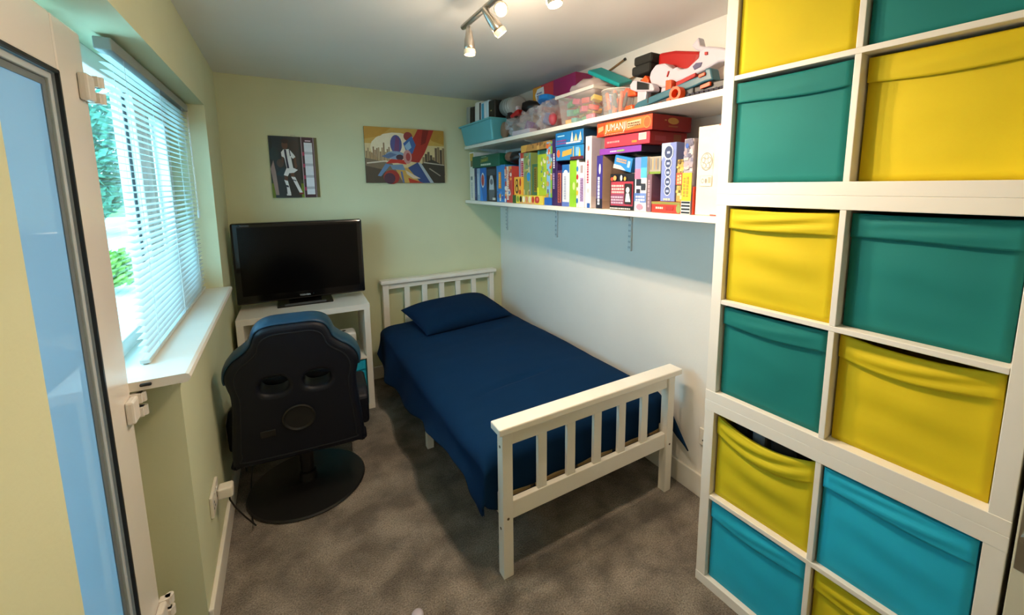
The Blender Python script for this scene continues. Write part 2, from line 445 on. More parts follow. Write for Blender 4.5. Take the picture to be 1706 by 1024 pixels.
# ------------------------------------------------------------------ outside the window
M_PAVE = mat('pale_patio_stone', '#d8d6ce', 0.9, 0.08, 3)
M_GRASS = mat('lawn_grass', '#6f9a3e', 1.0, 0.3, 5)
M_LEAF = mat('tree_leaf', '#4f8f72', 0.7, 0.35, 3)
M_LEAF2 = mat('bush_leaf', '#86a83c', 0.7, 0.35, 4)
M_BARK = mat('bark', '#5c4a3a', 0.9, 0.2, 8)
sbox('patio', M_PAVE, -14, WT-0.001, -8, 30, -0.25, -0.12)
sbox('lawn', M_GRASS, -40, 25, 30, 60, -0.25, -0.10)
def leafy(name, label, cat, x, y, h, r, n, m, trunk=True, group=None, seed=0, leaf=0.16):
    rr = random.Random(seed)
    t = thing(name, label, cat, (x, y, -0.12), group=group)
    if trunk:
        bm = bmesh.new(); tube(bm, [(0, 0, 0), (0.06, 0.03, h*0.35), (0, 0, h*0.62)], [r*0.09, r*0.07, r*0.04], 8)
        for k in range(5):
            a = 2*PI*k/5+rr.random()
            tube(bm, [(0, 0, h*(0.38+0.04*k)), (r*0.55*math.cos(a), r*0.55*math.sin(a), h*(0.55+0.05*k))], [r*0.035, r*0.015], 6)
        obj('trunk', bm, M_BARK, t)
    bm = bmesh.new()
    for i in range(n):
        while True:
            p = Vector((rr.uniform(-1, 1), rr.uniform(-1, 1), rr.uniform(-1, 1)))
            if 0.45 < p.length < 1: break
        p *= 0.82+0.25*noise.noise(p*2.3+Vector((seed, 0, 0)))
        zc, zr = (h*0.66, h*0.36) if trunk else (h*0.52, h*0.48)
        c = Vector((p.x*r, p.y*r, zc+p.z*zr))
        d = Vector((rr.gauss(0, 1), rr.gauss(0, 1), rr.gauss(0, 1))).normalized(); e = d.orthogonal().normalized(); s = leaf*rr.uniform(0.6, 1.3)
        g = d.cross(e)
        bm.faces.new([bm.verts.new(c+q) for q in (e*s, g*s*0.45, -e*s, -g*s*0.45)])
    o = obj('foliage', bm, m, t, kind='stuff')
    return t
leafy('garden_tree', 'large dense leafy tree straight outside the window, nearest the door', 'tree', -5.3, 17.6, 5.4, 2.4, 3400, M_LEAF, trunk=False, seed=3, leaf=0.2)
leafy('garden_tree', 'taller green tree standing behind the dense tree in the garden', 'tree', -4.6, 25.0, 7.5, 2.8, 2400, M_LEAF, seed=5, leaf=0.28)
leafy('garden_tree', 'far tree at the left end of the lawn', 'tree', -9.5, 23.0, 8.0, 3.0, 2400, M_LEAF, seed=6, leaf=0.3)
leafy('garden_bush', 'low yellow-green bush beside the patio outside the window', 'bush', -2.15, 5.7, 0.72, 0.55, 1500, M_LEAF2, trunk=False, seed=8, leaf=0.07)

# ------------------------------------------------------------------ venetian blind
bl = thing('venetian_blind', 'white venetian blind with open horizontal slats hanging in the window', 'blind', (-0.09, -1.16, 1.0))
BY0, BY1 = -1.735+1.16, -0.572+1.16
bx('head_rail', mat('grey_head_rail', '#8f9896', 0.4, 0.02), bl, -0.02, 0.02, BY0, BY1, 0.955, 0.99, bevel=0.003)
bx('bottom_rail', M_SLAT, bl, -0.013, 0.013, BY0, BY1, 0.004, 0.018, bevel=0.003)
bm = bmesh.new()
def slat_fn(u, v):
    a = (u-0.5)*0.026
    return (a, BY0+(BY1-BY0)*v, 0.0022*(1-((u-0.5)*2)**2)+a*math.tan(math.radians(-9)))
grid(bm, slat_fn, 4, 1)
NS = 42
s0 = obj('slat', bm, M_SLAT, bl, (0, 0, 0.04), smooth=True, solid=0.0)
for i in range(1, NS):
    c = s0.copy(); COL.objects.link(c); c.parent = bl; c.location = (0, 0, 0.04+i*0.9/(NS-1))
for yy in (BY0+0.13, (BY0+BY1)/2, BY1-0.13):
    for xx in (-0.0135, 0.0135):
        bm = bmesh.new(); tube(bm, [(xx, yy, 0.01), (xx, yy, 0.96)], 0.0008, 5); obj('ladder_cord', bm, M_SLAT, bl)
bm = bmesh.new(); tube(bm, [(0.022, BY1-0.05, 0.955), (0.024, BY1-0.05, 0.44)], 0.0035, 8)
wd = obj('tilt_wand', bm, M_CLEAR, bl)
bm = bmesh.new(); tube(bm, [(0.024, BY1-0.05, 0.44), (0.024, BY1-0.05, 0.40)], 0.006, 8); obj('wand_grip', bm, M_SLAT, wd)

# ------------------------------------------------------------------ ceiling spotlight bar
LX, LZ = 1.02, 2.212
t = thing('ceiling_spotlight', 'brushed steel ceiling spotlight bar with four swivel heads', 'light', (LX, -2.14, H))
bm = bmesh.new(); tube(bm, [(0, 0.41, LZ-H), (0, -0.41, LZ-H)], 0.011, 12); obj('bar', bm, M_STEEL, t)
bm = bmesh.new(); lathe(bm, [(0.055, -0.022), (0.06, -0.018), (0.06, -0.0005)], 28); obj('ceiling_rose', bm, M_STEEL, t)
bm = bmesh.new(); tube(bm, [(0, 0, -0.02), (0, 0, LZ-H)], 0.008, 10); obj('rose_stem', bm, M_STEEL, t)
M_BULB = glow_mat('lit_bulb', '#ffe2b4', 30.0)
M_FROST = mat('frosted_bulb_rim', '#f2e2c6', 0.35, 0.02)
def head(y, d, piv, pw=1.0, cone=160, drop=0.034, glass_len=0.016):
    """y along the bar, d aiming direction, piv how far along the body the stem grips"""
    d = Vector(d).normalized()
    top = Vector((0, y+2.14, LZ-H-drop)) - d*piv
    bm = bmesh.new(); tube(bm, [(0, y+2.14, LZ-H-0.006), (0, y+2.14, LZ-H-drop-0.002)], 0.005, 8)
    st = obj('swivel_stem', bm, M_STEEL, t)
    L = 0.095
    bm = bmesh.new()
    tube(bm, [top, top+d*0.004, top+d*0.03, top+d*0.055, top+d*0.078, top+d*L], [0.006, 0.009, 0.014, 0.019, 0.0215, 0.0215], 20)
    hd = obj('lamp_head', bm, M_STEEL, t, smooth=True, bevel=0)
    bm = bmesh.new(); tube(bm, [top+d*(L-0.004), top+d*(L+0.006), top+d*(L+glass_len)], [0.0225, 0.0245, 0.021], 20, caps=False)
    obj('frosted_rim', bm, M_FROST, hd, smooth=True)
    bm = bmesh.new(); e = top+d*(L+glass_len-0.006)
    tube(bm, [e-d*0.004, e, e+d*0.003], [0.020, 0.0195, 0.012], 20); obj('bulb', bm, M_BULB, hd, smooth=True)
    ld = bpy.data.lights.new('spotlight_bulb_light', 'SPOT'); ld.energy = LAMP_POWER*pw; ld.color = LAMP_COLOR; ld.shadow_soft_size = 0.02
    ld.spot_size = math.radians(cone); ld.spot_blend = 0.6
    lo = bpy.data.objects.new('spotlight_bulb_light', ld); COL.objects.link(lo); lo.parent = t; lo.location = e+d*0.03
    gd = bpy.data.lights.new('frosted_rim_glow', 'POINT'); gd.energy = LAMP_POWER*0.17; gd.color = LAMP_COLOR; gd.shadow_soft_size = 0.024
    go = bpy.data.objects.new('frosted_rim_glow', gd); COL.objects.link(go); go.parent = t; go.location = e+d*0.03
    lo.rotation_euler = d.to_track_quat('-Z', 'Y').to_euler()
head(-1.79, (0.02, 0.0, -1), 0.0, 0.9, 172, 0.012)
head(-1.975, (0.62, -0.13, -0.75), 0.032, 1.5)
head(-2.07, (-0.30, -0.72, -0.50), 0.05, 0.9)
head(-2.37, (0.10, -0.20, -0.90), 0.0, 1.2, 150)

# ------------------------------------------------------------------ cube storage units and fabric boxes
T = 0.765
def storage_unit(name, label, loc, rotz, depth, group=None):
    t = thing(name, label, 'shelf unit', loc, rotz, group)
    b = 0.0015
    bx('bottom_panel', M_LAM, t, 0, depth, -T, 0, 0, 0.039, b)
    bx('top_panel', M_LAM, t, 0, depth, -T, 0, T-0.039, T, b)
    bx('side_panel', M_LAM, t, 0.001, depth, -0.0385, -0.0005, 0.0385, T-0.0385, b)
    bx('side_panel', M_LAM, t, 0.001, depth, -T+0.0005, -T+0.0385, 0.0385, T-0.0385, b)
    bx('shelf', M_LAM, t, 0.001, depth, -T+0.039, -0.039, 0.3745, 0.3905, b)
    bx('divider', M_LAM, t, 0.0015, depth, -0.3905, -0.3745, 0.039, 0.3745, b)
    bx('divider', M_LAM, t, 0.0015, depth, -0.3905, -0.3745, 0.3905, T-0.039, b)
    return t
def fabric_box(name, label, base, ang, m, wdt=0.322, hgt=0.318, sag=0.006, fold=0.0, dep=0.30, seed=0, group='fabric boxes in the cube storage', cuff=0.066):
    """open box with a folded cuff along its front top edge; x = depth, y = width, origin bottom front centre"""
    t = thing(name, label, 'storage box', base, ang, group)
    hw = wdt/2
    def topz(v): return hgt - sag*(1-((v-0.5)*2)**2)
    def front(u, v):
        z = topz(v)*u
        q = 4*v*(1-v)*4*u*(1-u)
        return (0.004-0.006*q+0.0025*noise.noise(Vector((v*3+seed, u*4, seed*1.7)))*q+fold*0.006*math.sin(u*17+v*3)*q, hw-wdt*v, z)
    bm = bmesh.new()
    grid(bm, front, 16, 16)
    for yy, sg in ((hw, 0.0), (-hw, 1.0)):
        grid(bm, lambda u, v, yy=yy, sg=sg: (0.004+(dep-0.004)*v, yy, (hgt)*u), 1, 1)
    grid(bm, lambda u, v: (dep, hw-wdt*v, hgt*u), 1, 1)
    grid(bm, lambda u, v: (0.004+(dep-0.004)*u, hw-wdt*v, 0.0), 1, 1)
    bb = obj('box_body', bm, m, t, smooth=False, solid=0.0025)
    for p in bb.data.polygons: p.use_smooth = abs(p.normal.x) > 0.8
    def cf(u, v):
        zt = topz(v)
        z = zt+0.001-(cuff+0.006*math.sin(v*5+seed)*0.5+sag*0.35*(1-((v-0.5)*2)**2))*u
        w_ = 4*v*(1-v)
        return (-0.0045-0.004*w_*math.sin(u*PI)-fold*0.007*w_*math.sin(u*11+v*5+seed)*math.sin(u*PI) - 0.004*u*w_, hw+0.001-(wdt+0.002)*v, z)
    bm = bmesh.new(); grid(bm, cf, 10, 20)
    obj('folded_cuff', bm, m, t, smooth=True, solid=0.002)
    return t
KX, KY, KA = 1.6441, -2.5072, 0.0564
KD = 0.352
ca, sa = math.cos(KA), math.sin(KA)
def kpos(x, y, z): return (KX+x*ca-y*sa, KY+x*sa+y*ca, z)
names = ('bottom unit of the white cube storage tower, standing on the carpet', 'middle unit of the white cube storage tower', 'top unit of the white cube storage tower, under the ceiling')
for i in range(3):
    storage_unit('cube_storage', names[i], kpos(0, 0, i*T + (0.0 if i < 2 else 0.0)), KA, KD, 'stacked white cube storage units')
cells = [  # row from floor, column (0 far, 1 near), material, label, sag, fold, inset
 (0, 0, M_CYAN, 'turquoise fabric box on the floor level at the far side of the tower', 0.006, 0.3, 0.018),
 (0, 1, M_LIME, 'yellow fabric box at floor level nearest the camera, cut by the frame', 0.007, 0.8, 0.022),
 (1, 0, M_LIME, 'lemon yellow fabric box with sagging rim showing dark contents', 0.036, 1.0, 0.024),
 (1, 1, M_CYAN, 'turquoise fabric box beside the sagging lemon yellow box', 0.003, 0.5, 0.016),
 (2, 0, M_TEAL, 'dark teal fabric box above the sagging lemon yellow box', 0.004, 0.2, 0.022),
 (2, 1, M_YELLOW, 'large yellow fabric box with drooping rim above the turquoise box', 0.015, 0.6, 0.035),
 (3, 0, M_YELLOW, 'yellow fabric box level with the shelf underside, creased cuff', 0.006, 0.9, 0.020),
 (3, 1, M_TEAL, 'wide teal fabric box directly above the drooping yellow box', 0.003, 0.3, 0.035),
 (4, 0, M_TEAL, 'teal fabric box beside the white card carton end of the shelf', 0.003, 0.1, 0.018),
 (4, 1, M_YELLOW, 'yellow fabric box in the upper right, a shadow band down its left side', 0.002, 0.2, 0.042),
 (5, 0, M_YELLOW, 'topmost yellow fabric box, cut by the upper frame edge', 0.002, 0.1, 0.012),
 (5, 1, M_TEAL, 'topmost dark teal fabric box in the upper right corner', 0.002, 0.1, 0.020),
]
for i, (r, c, m, lab, sag, fold, ins) in enumerate(cells):
    zb = (r//2)*T + (0.039 if r % 2 == 0 else 0.3905) + 0.0005
    yc = -(0.039+0.3745)/2 if c == 0 else -(0.3905+0.726)/2
    fabric_box('fabric_box', lab, kpos(ins, yc, zb), KA, m, sag=sag, fold=fold, seed=i*1.3, hgt=0.325 if (r, c) != (1, 0) else 0.318, dep=0.30)
# dark contents showing over the sagging rim
t = thing('toy_bundle', 'dark toys showing above the rim of the sagging lemon yellow box', 'toys', kpos(0.10, -0.21, T-0.039-0.335+0.006))
for (a, b, c, d, m) in ((-0.05, 0.06, -0.10, -0.01, M_BLACK), (-0.04, 0.07, 0.01, 0.06, mat('grey_metal_toy', '#8a8f98', 0.3, metal=0.5)), (-0.05, 0.05, 0.07, 0.12, M_BLACK)):
    bx('toy', m, t, a, b, c, d, 0.002, 0.315, bevel=0.012)

# television stand (same cube unit, two by two) and what it holds
TX, TY, TA = 0.0272, -0.4597, PI/2-0.0209
tca, tsa = math.cos(TA), math.sin(TA)
def tpos(x, y, z): return (TX+x*tca-y*tsa, TY+x*tsa+y*tca, z)
storage_unit('cube_storage', 'low white cube shelf unit carrying the television behind the chair', (TX, TY, 0), TA, 0.37)
fabric_box('fabric_box', 'turquoise fabric box in the lower shelf below the television', tpos(0.02, -0.558, 0.0395), TA, M_CYAN, hgt=0.325, seed=3.3, dep=0.32)
t = thing('white_speaker', 'small white rounded speaker on the shelf below the television', 'speaker', tpos(0.12, -0.60, 0.391), TA)
bx('casing', mat('white_plastic', '#e9e6e0', 0.35), t, -0.06, 0.06, -0.075, 0.075, 0.0, 0.17, bevel=0.02, bseg=4)
bm = bmesh.new(); lathe(bm, [(0.014, 0.1695), (0.014, 0.1715)], 16); obj('top_button', bm, M_BLACK, t)
t = thing('black_headset', 'black headset lying beside the white speaker', 'headset', tpos(0.15, -0.47, 0.391), TA)
bm = bmesh.new(); tube(bm, [(0, 0.06*math.cos(a), 0.05+0.09*math.sin(a)) for a in [PI*k/12 for k in range(13)]], 0.008, 8); obj('headband', bm, M_BLACK, t, smooth=True)
for s in (-1, 1):
    bm = bmesh.new(); tube(bm, [(0, s*0.045, 0.042), (0, s*0.078, 0.042)], [0.038, 0.041], 18); obj('ear_cup', bm, M_BLACK, t, bevel=0.006)

# television
t = thing('television', 'black flat screen television on the white cube unit', 'television', (0.415, -0.235, 0.7625), -0.012)
bx('stand_base', M_BLACKGLOSS, t, -0.17, 0.17, -0.055, 0.14, 0.0, 0.018, bevel=0.006)
bx('stand_neck', M_BLACKGLOSS, t, -0.10, 0.10, 0.01, 0.06, 0.016, 0.12, bevel=0.004)
bx('stand_strip', mat('grey_strip', '#4a4d50', 0.3), t, -0.125, 0.125, -0.0575, -0.05, 0.012, 0.024)
bx('case', M_BLACKGLOSS, t, -0.387, 0.387, -0.03, 0.045, 0.045, 0.572, bevel=0.012, bseg=3)
bx('screen', mat('dark_screen', '#040405', 0.22, 0.0, spec=0.2), t, -0.352, 0.352, -0.0312, -0.029, 0.100, 0.545)
print_on('maker_badge', t, lambda u, v, h: (u, -0.0305-h, v), [('t', 'TOSHIBA', -0.033, 0.066, 0.011, '#c8ccce', 0, 0.066)])
print_on('corner_badge', t, lambda u, v, h: (u, -0.0305-h, v), [('t', 'REGZA', -0.335, 0.552, 0.008, '#7f868a', 0, 0.05)])
bm = bmesh.new(); tube(bm, [(0.05, -0.031, 0.075), (0.05, -0.0325, 0.075)], 0.004, 10); obj('sensor_lamp', bm, mat('sensor', '#2a2c2e', 0.2), t)

# ------------------------------------------------------------------ wall calendar and canvas
def backframe(x0, z0):
    return lambda u, v, h: (x0+u, -0.0-h, z0+v)
t = thing('wall_calendar', 'football calendar hanging on the green wall above the television', 'calendar', (0.42, -0.001, 1.70))
cw, ch = 0.298, 0.425
bm = bmesh.new()
grid(bm, lambda u, v: (-cw/2+cw*u, -0.006-0.006*math.sin(u*PI*1.4), -ch/2+ch*v), 8, 1)
obj('page_stack', bm, mat('calendar_paper', '#1c2426', 0.4), t, solid=0.004)
def calf(u, v, h):
    uu = u/cw
    return (-cw/2+u, -0.0085-0.006*math.sin(uu*PI*1.4)-h, -ch/2+v)
SK, WHT, NVY = '#5a3a2a', '#e4e8ec', '#1a2440'
print_on('player_photo', t, calf, [
 ('r', 0.0, 0.0, 0.196, ch, '#14201c'), ('r', 0.0, 0.0, 0.196, 0.112, '#6b8410'), ('r', 0.0, 0.10, 0.196, 0.125, '#31451a'),
 ('d', 0.03, 0.3, 0.03, 0.05, '#1d2b27'), ('d', 0.15, 0.36, 0.03, 0.04, '#24201e'), ('d', 0.06, 0.24, 0.022, 0.028, '#4d3a2e'),
 ('p', [(0.0, 0.20), (0.02, 0.26), (0.03, 0.18), (0.04, 0.02), (0.02, 0.02)], '#a08a84'), ('p', [(0.03, 0.16), (0.07, 0.21), (0.10, 0.20), (0.09, 0.14)], '#12303a'),
 ('d', 0.095, 0.365, 0.019, 0.030, SK), ('d', 0.097, 0.392, 0.022, 0.016, '#2a1c16'),
 ('p', [(0.07, 0.315), (0.085, 0.335), (0.12, 0.338), (0.148, 0.30), (0.156, 0.285), (0.140, 0.272), (0.128, 0.285), (0.137, 0.205), (0.098, 0.20), (0.088, 0.275), (0.072, 0.285)], WHT),
 ('p', [(0.088, 0.335), (0.102, 0.335), (0.105, 0.28), (0.113, 0.205), (0.100, 0.202), (0.094, 0.27)], NVY), ('p', [(0.118, 0.337), (0.124, 0.335), (0.128, 0.29), (0.122, 0.29)], NVY),
 ('p', [(0.143, 0.275), (0.156, 0.283), (0.164, 0.22), (0.152, 0.20), (0.145, 0.22)], SK), ('p', [(0.07, 0.288), (0.085, 0.28), (0.082, 0.24), (0.07, 0.25)], SK),
 ('p', [(0.095, 0.205), (0.14, 0.208), (0.165, 0.195), (0.14, 0.175), (0.11, 0.172), (0.10, 0.15), (0.076, 0.158)], WHT),
 ('p', [(0.078, 0.157), (0.10, 0.150), (0.098, 0.115), (0.078, 0.12)], SK), ('p', [(0.115, 0.172), (0.14, 0.175), (0.142, 0.145), (0.122, 0.145)], SK),
 ('p', [(0.076, 0.125), (0.098, 0.118), (0.112, 0.03), (0.09, 0.022), (0.088, 0.08)], WHT), ('p', [(0.12, 0.148), (0.145, 0.145), (0.184, 0.038), (0.168, 0.03)], WHT),
 ('p', [(0.126, 0.13), (0.15, 0.122), (0.152, 0.115), (0.129, 0.122)], NVY), ('p', [(0.086, 0.09), (0.1, 0.086), (0.102, 0.072), (0.088, 0.076)], NVY),
 ('r', 0.085, 0.016, 0.112, 0.028, WHT), ('r', 0.164, 0.024, 0.19, 0.036, '#7a2a22')])
print_on('date_strip', t, calf, [('r', 0.196, 0.0, 0.280, ch, '#33122c'), ('r', 0.196, 0.0, 0.200, ch, '#b9a6b4'), ('r', 0.28, 0.0, cw, ch, '#5e5a2a'), ('r', 0.272, 0.0, 0.278, ch, '#8d7f8c'),
 ('r', 0.214, 0.022, 0.266, 0.388, '#dfe7f2')] + [('r', 0.214, 0.06+k*0.082, 0.266, 0.078+k*0.082, '#b3bccb') for k in range(4)] +
 [('r', 0.202, 0.05+k*0.082, 0.212, 0.075+k*0.082, '#a8275a') for k in range(4)] + [('r', 0.222, 0.397, 0.258, 0.404, '#e6c8d4')])
bm = bmesh.new(); tube(bm, [(-0.016+0.002, -0.004, ch/2-0.004), (-0.012, -0.006, ch/2+0.010), (0.012, -0.006, ch/2+0.010), (0.016, -0.004, ch/2-0.004)], 0.0015, 6); obj('hanging_loop', bm, M_STEEL, t)

t = thing('canvas_print', 'canvas of red and blue shapes over a golden city', 'picture', (1.205, -0.002, 1.805))
aw, ah = 0.625, 0.425
bx('canvas', mat('canvas_edge', '#5d5240', 0.8), t, -aw/2, aw/2, -0.018, 0.0, -ah/2, ah/2, bevel=0.002)
def cvf(u, v, h): return (-aw/2+u, -0.018-h, -ah/2+v)
sh = [('r', 0, 0, aw, ah, '#c9a24e'), ('r', 0, 0.12, aw, 0.30, '#d9c795'), ('d', 0.24, 0.27, 0.20, 0.12, '#ece2c4'), ('p', [(0, ah), (0, 0.33), (0.12, 0.36), (0.2, ah)], '#c0902f'), ('p', [(aw, ah), (aw, 0.31), (0.52, 0.34), (0.47, ah)], '#b98a30')]
rb = random.Random(4)
for k in range(14): 
    x = 0.005+k*0.013; sh.append(('r', x, 0.17, x+0.011, 0.23+rb.random()*0.07*(1.4 if k in (5, 6, 10) else 0.7), rb.choice(['#8d7452', '#a68d66', '#9a7c58'])))
for k in range(9):
    x = 0.44+k*0.021; sh.append(('r', x, 0.06, x+0.019, 0.20+rb.random()*0.10, rb.choice(['#6b5b46', '#4d4334', '#8a7654'])))
sh += [('p', [(0, 0), (0, 0.19), (0.2, 0.15), (0.28, 0)], '#6f6350'), ('p', [(0, 0), (0, 0.13), (0.14, 0.10), (0.2, 0)], '#3f3a2e'), ('p', [(0.01, 0.155), (0.16, 0.175), (0.16, 0.165), (0.01, 0.145)], '#d8d0c0'),
 ('p', [(0.42, 0), (0.40, 0.14), (0.52, 0.19), (aw, 0.14), (aw, 0)], '#38352b'), ('p', [(0.45, 0.17), (0.62, 0.15), (0.62, 0.142), (0.45, 0.16)], '#b9b2a0'), ('p', [(0.5, 0.12), (0.59, 0.06), (0.585, 0.055), (0.49, 0.115)], '#a39b88'),
 # abstract red and blue sweeps
 ('p', [(0.41, ah), (0.54, ah), (0.50, 0.33), (0.46, 0.24), (0.41, 0.16), (0.34, 0.17), (0.30, 0.24), (0.34, 0.32), (0.38, 0.37)], '#a8261c'),
 ('p', [(0.45, ah), (0.50, ah), (0.47, 0.32), (0.43, 0.30)], '#7c130f'), ('d', 0.33, 0.365, 0.035, 0.035, '#8f3034'), ('p', [(0.29, 0.31), (0.36, 0.37), (0.39, 0.30), (0.36, 0.23), (0.31, 0.25)], '#2d63a8'), ('p', [(0.30, 0.29), (0.34, 0.33), (0.355, 0.28), (0.32, 0.25)], '#8fbad8'),
 ('d', 0.235, 0.30, 0.045, 0.072, '#46508f'), ('p', [(0.215, 0.24), (0.255, 0.24), (0.262, 0.34), (0.235, 0.365)], '#6b3f74'),
 ('d', 0.225, 0.215, 0.075, 0.032, '#7f9dbd'), ('p', [(0.12, 0.205), (0.19, 0.235), (0.24, 0.22), (0.17, 0.188)], '#4d6d98'), ('d', 0.26, 0.20, 0.03, 0.022, '#3a2438'),
 ('p', [(0.15, 0.15), (0.19, 0.185), (0.30, 0.18), (0.31, 0.145), (0.24, 0.155)], '#c2261c'), ('d', 0.32, 0.205, 0.034, 0.055, '#c9938e'), ('d', 0.325, 0.205, 0.018, 0.032, '#a23a38'),
 ('p', [(0.085, 0.055), (0.15, 0.15), (0.185, 0.14), (0.11, 0.05)], '#5a86b4'), ('p', [(0.18, 0.14), (0.28, 0.145), (0.30, 0.10), (0.20, 0.105)], '#6f8fae'), ('p', [(0.26, 0.09), (0.275, 0.09), (0.29, 0.0), (0.275, 0.0)], '#5d6f9c'),
 ('d', 0.19, 0.045, 0.062, 0.055, '#9b2620'), ('d', 0.175, 0.035, 0.043, 0.043, '#43233f'),
 ('p', [(0.32, 0.12), (0.40, 0.165), (0.45, 0.12), (0.53, 0.0), (0.42, 0.0)], '#26487e'), ('p', [(0.40, 0.165), (0.43, 0.155), (0.53, 0.0), (0.50, 0.0)], '#a9b7bf'), ('p', [(0.32, 0.04), (0.44, 0.0), (0.33, 0.0)], '#b8301c'), ('p', [(0.30, 0.10), (0.42, 0.035), (0.36, 0.035), (0.31, 0.07)], '#d9c9b0')]
print_on('picture_print', t, cvf, sh, lift=0.0004, step=0.00003)

# ------------------------------------------------------------------ bed
BX, BY, BA = 0.978, -2.127, 0.011
bed = thing('single_bed', 'white painted wooden single bed with slatted headboard and footboard', 'bed', (BX, BY, 0), BA)
BWD, BLN = 0.972, 2.075
def bpart(name, *a, m=M_BEDWHITE, bevel=0.003): return bx(name, m, bed, *a, bevel=bevel)
LT = 0.045
for x0 in (0.0, BWD-LT):
    bpart('leg', x0, x0+LT, 0.0, LT, 0.0, 0.632)
    bpart('leg', x0, x0+LT, BLN-LT, BLN, 0.0, 0.80)
def board(y0, ztop, zrail0, zrail1, zlow0, zlow1, capo):
    bpart('top_cap', -capo, BWD+capo, y0-0.022, y0+LT+0.012, ztop, ztop+0.03, bevel=0.005)
    bpart('top_rail', LT, BWD-LT, y0+0.010, y0+0.036, zrail0, zrail1)
    bpart('bottom_rail', LT, BWD-LT, y0+0.010, y0+0.036, zlow0, zlow1)
    n = 5; gap = (BWD-2*LT)/(n+1)
    for k in range(n):
        xc = LT+gap*(k+1)
        bpart('slat', xc-0.0215, xc+0.0215, y0+0.014, y0+0.032, zlow1-0.005, zrail0+0.005, bevel=0.002)
board(0.0, 0.632, 0.565, 0.632, 0.245, 0.322, 0.022)
board(BLN-LT, 0.80, 0.755, 0.80, 0.36, 0.43, 0.016)
for x0 in (0.008, BWD-0.033):
    bpart('side_rail', x0, x0+0.025, LT-0.005, BLN-LT+0.005, 0.25, 0.345)
bpart('middle_leg', 0.0, 0.04, 0.985, 1.025, 0.0, 0.25)
bpart('middle_leg', BWD-0.04, BWD, 0.985, 1.025, 0.0, 0.25)
for k in range(13):
    bpart('bed_slat', 0.033, BWD-0.033, 0.06+k*0.152, 0.13+k*0.152, 0.30, 0.318, m=M_PINE, bevel=0.002)
for (x, y, z, ax) in ((0.0, 0.022, 0.565, 0), (0.0, 0.022, 0.215, 0), (0.022, 0.0, 0.262, 1), (BWD-0.022, 0.0, 0.262, 1)):
    bm = bmesh.new()
    tube(bm, [(-0.0012, y, z), (0.004, y, z)] if ax == 0 else [(x, -0.0012, z), (x, 0.004, z)], 0.0055, 12)
    obj('bolt', bm, mat('brass_bolt', '#6e5c40', 0.4, metal=0.7), bed)
t = thing('mattress', 'pale grey sheeted mattress showing beside the pillow at the head', 'mattress', (BX, BY, 0.3185), BA)
bx('mattress_body', M_SHEET, t, 0.02, BWD-0.02, 0.075, BLN-LT-0.012, 0.0, 0.158, bevel=0.045, bseg=4)

def interp(x, pts):
    if x <= pts[0][0]: return pts[0][1]
    for (a, b), (c, d) in zip(pts, pts[1:]):
        if x <= c:
            k = (x-a)/(c-a); k = k*k*(3-2*k)
            return b+(d-b)*k
    return pts[-1][1]
HEM = [(0.02, 0.285), (0.07, 0.262), (0.12, 0.30), (0.20, 0.365), (0.34, 0.375), (0.52, 0.36), (0.72, 0.325), (0.95, 0.29), (1.3, 0.255), (1.62, 0.225), (1.80, 0.275), (1.87, 0.305)]
t = thing('duvet', 'plain navy blue duvet spread over the bed and hanging down its side', 'duvet', (BX, BY, 0.32), BA)
ZT = 0.512
def duvet(u, v):
    # v: head (0) to foot (1) ; u: left hem (0) to right hem (1)
    s = v*2.02
    y = 1.87-s; drop = 0.0
    if y < 0.13:
        k = 0.13-y
        a = min(k/0.055, PI/2)
        y = 0.13-0.062*math.sin(a) ; drop = 0.062*(1-math.cos(a)) + max(0, k-0.055*PI/2)
    yy = max(y, 0.068)
    hem = interp(y if drop < 0.02 else 0.068, HEM) - 0.32
    top = ZT-0.32
    n1 = noise.noise(Vector((u*2.2, yy*1.6, 1.0)))*0.014+noise.noise(Vector((u*6, yy*3.5, 5.0)))*0.006+0.0035*noise.noise(Vector((u*5+yy*6, yy*9-u*4, 9.0)))
    crease = -0.022*math.exp(-((yy-0.55-0.16*(u-0.5)+0.02*math.sin(u*9))/0.018)**2)*math.exp(-((u-0.50)/0.14)**2)
    if u < 0.17:                                   # left hang
        k = u/0.17
        billow = 0.028*math.sin(yy*13+0.6)*(1-k)+0.03*(1-k)*noise.noise(Vector((yy*5, 2.0, k)))
        x = -0.062-0.035*(1-k)**1.5-billow*0.55
        z = hem+(top-0.055-hem)*k
    elif u < 0.27:
        k = (u-0.17)/0.10; a = k*PI/2
        x = -0.062+0.115*(1-math.cos(a)); z = top-0.055+0.055*math.sin(a)+n1*k
    elif u < 0.85:
        k = (u-0.27)/0.58
        x = 0.053+(0.90-0.053)*k; z = top+n1+crease+0.008*math.sin(k*PI)
    elif u < 0.92:
        k = (u-0.85)/0.07; a = k*PI/2
        x = 0.90+0.095*math.sin(a); z = top-0.06*(1-math.cos(a))+n1*(1-k)
    else:
        k = (u-0.92)/0.08
        x = 0.995+0.012*math.sin(yy*9)*k; z = top-0.06-0.14*k
    if drop > 0:
        dd = drop*min(1.0, max(0.0, (u-0.05)/0.2)) if u < 0.25 else drop
        z = max(z-dd, min(hem+0.0, z)) if u < 0.17 else z-dd
        y = yy - 0.006*math.sin(u*40)*min(1, drop*8)
        if u > 0.1 and u < 0.9: y = max(y, 0.066)
        x = min(max(x, -0.10), 0.992)
    if u < 0.27 and yy < 0.30: x += 0.045*(1-u/0.27)*(1-max(0, yy-0.066)/0.234)
    return (x, y, z)
bm = bmesh.new()
grid(bm, duvet, 64, 110)
dv = obj('duvet_cover', bm, M_DUVET, t, smooth=True, solid=0.012, sub=1)
bm = bmesh.new()    # loose corner poking out between the footboard and the wall
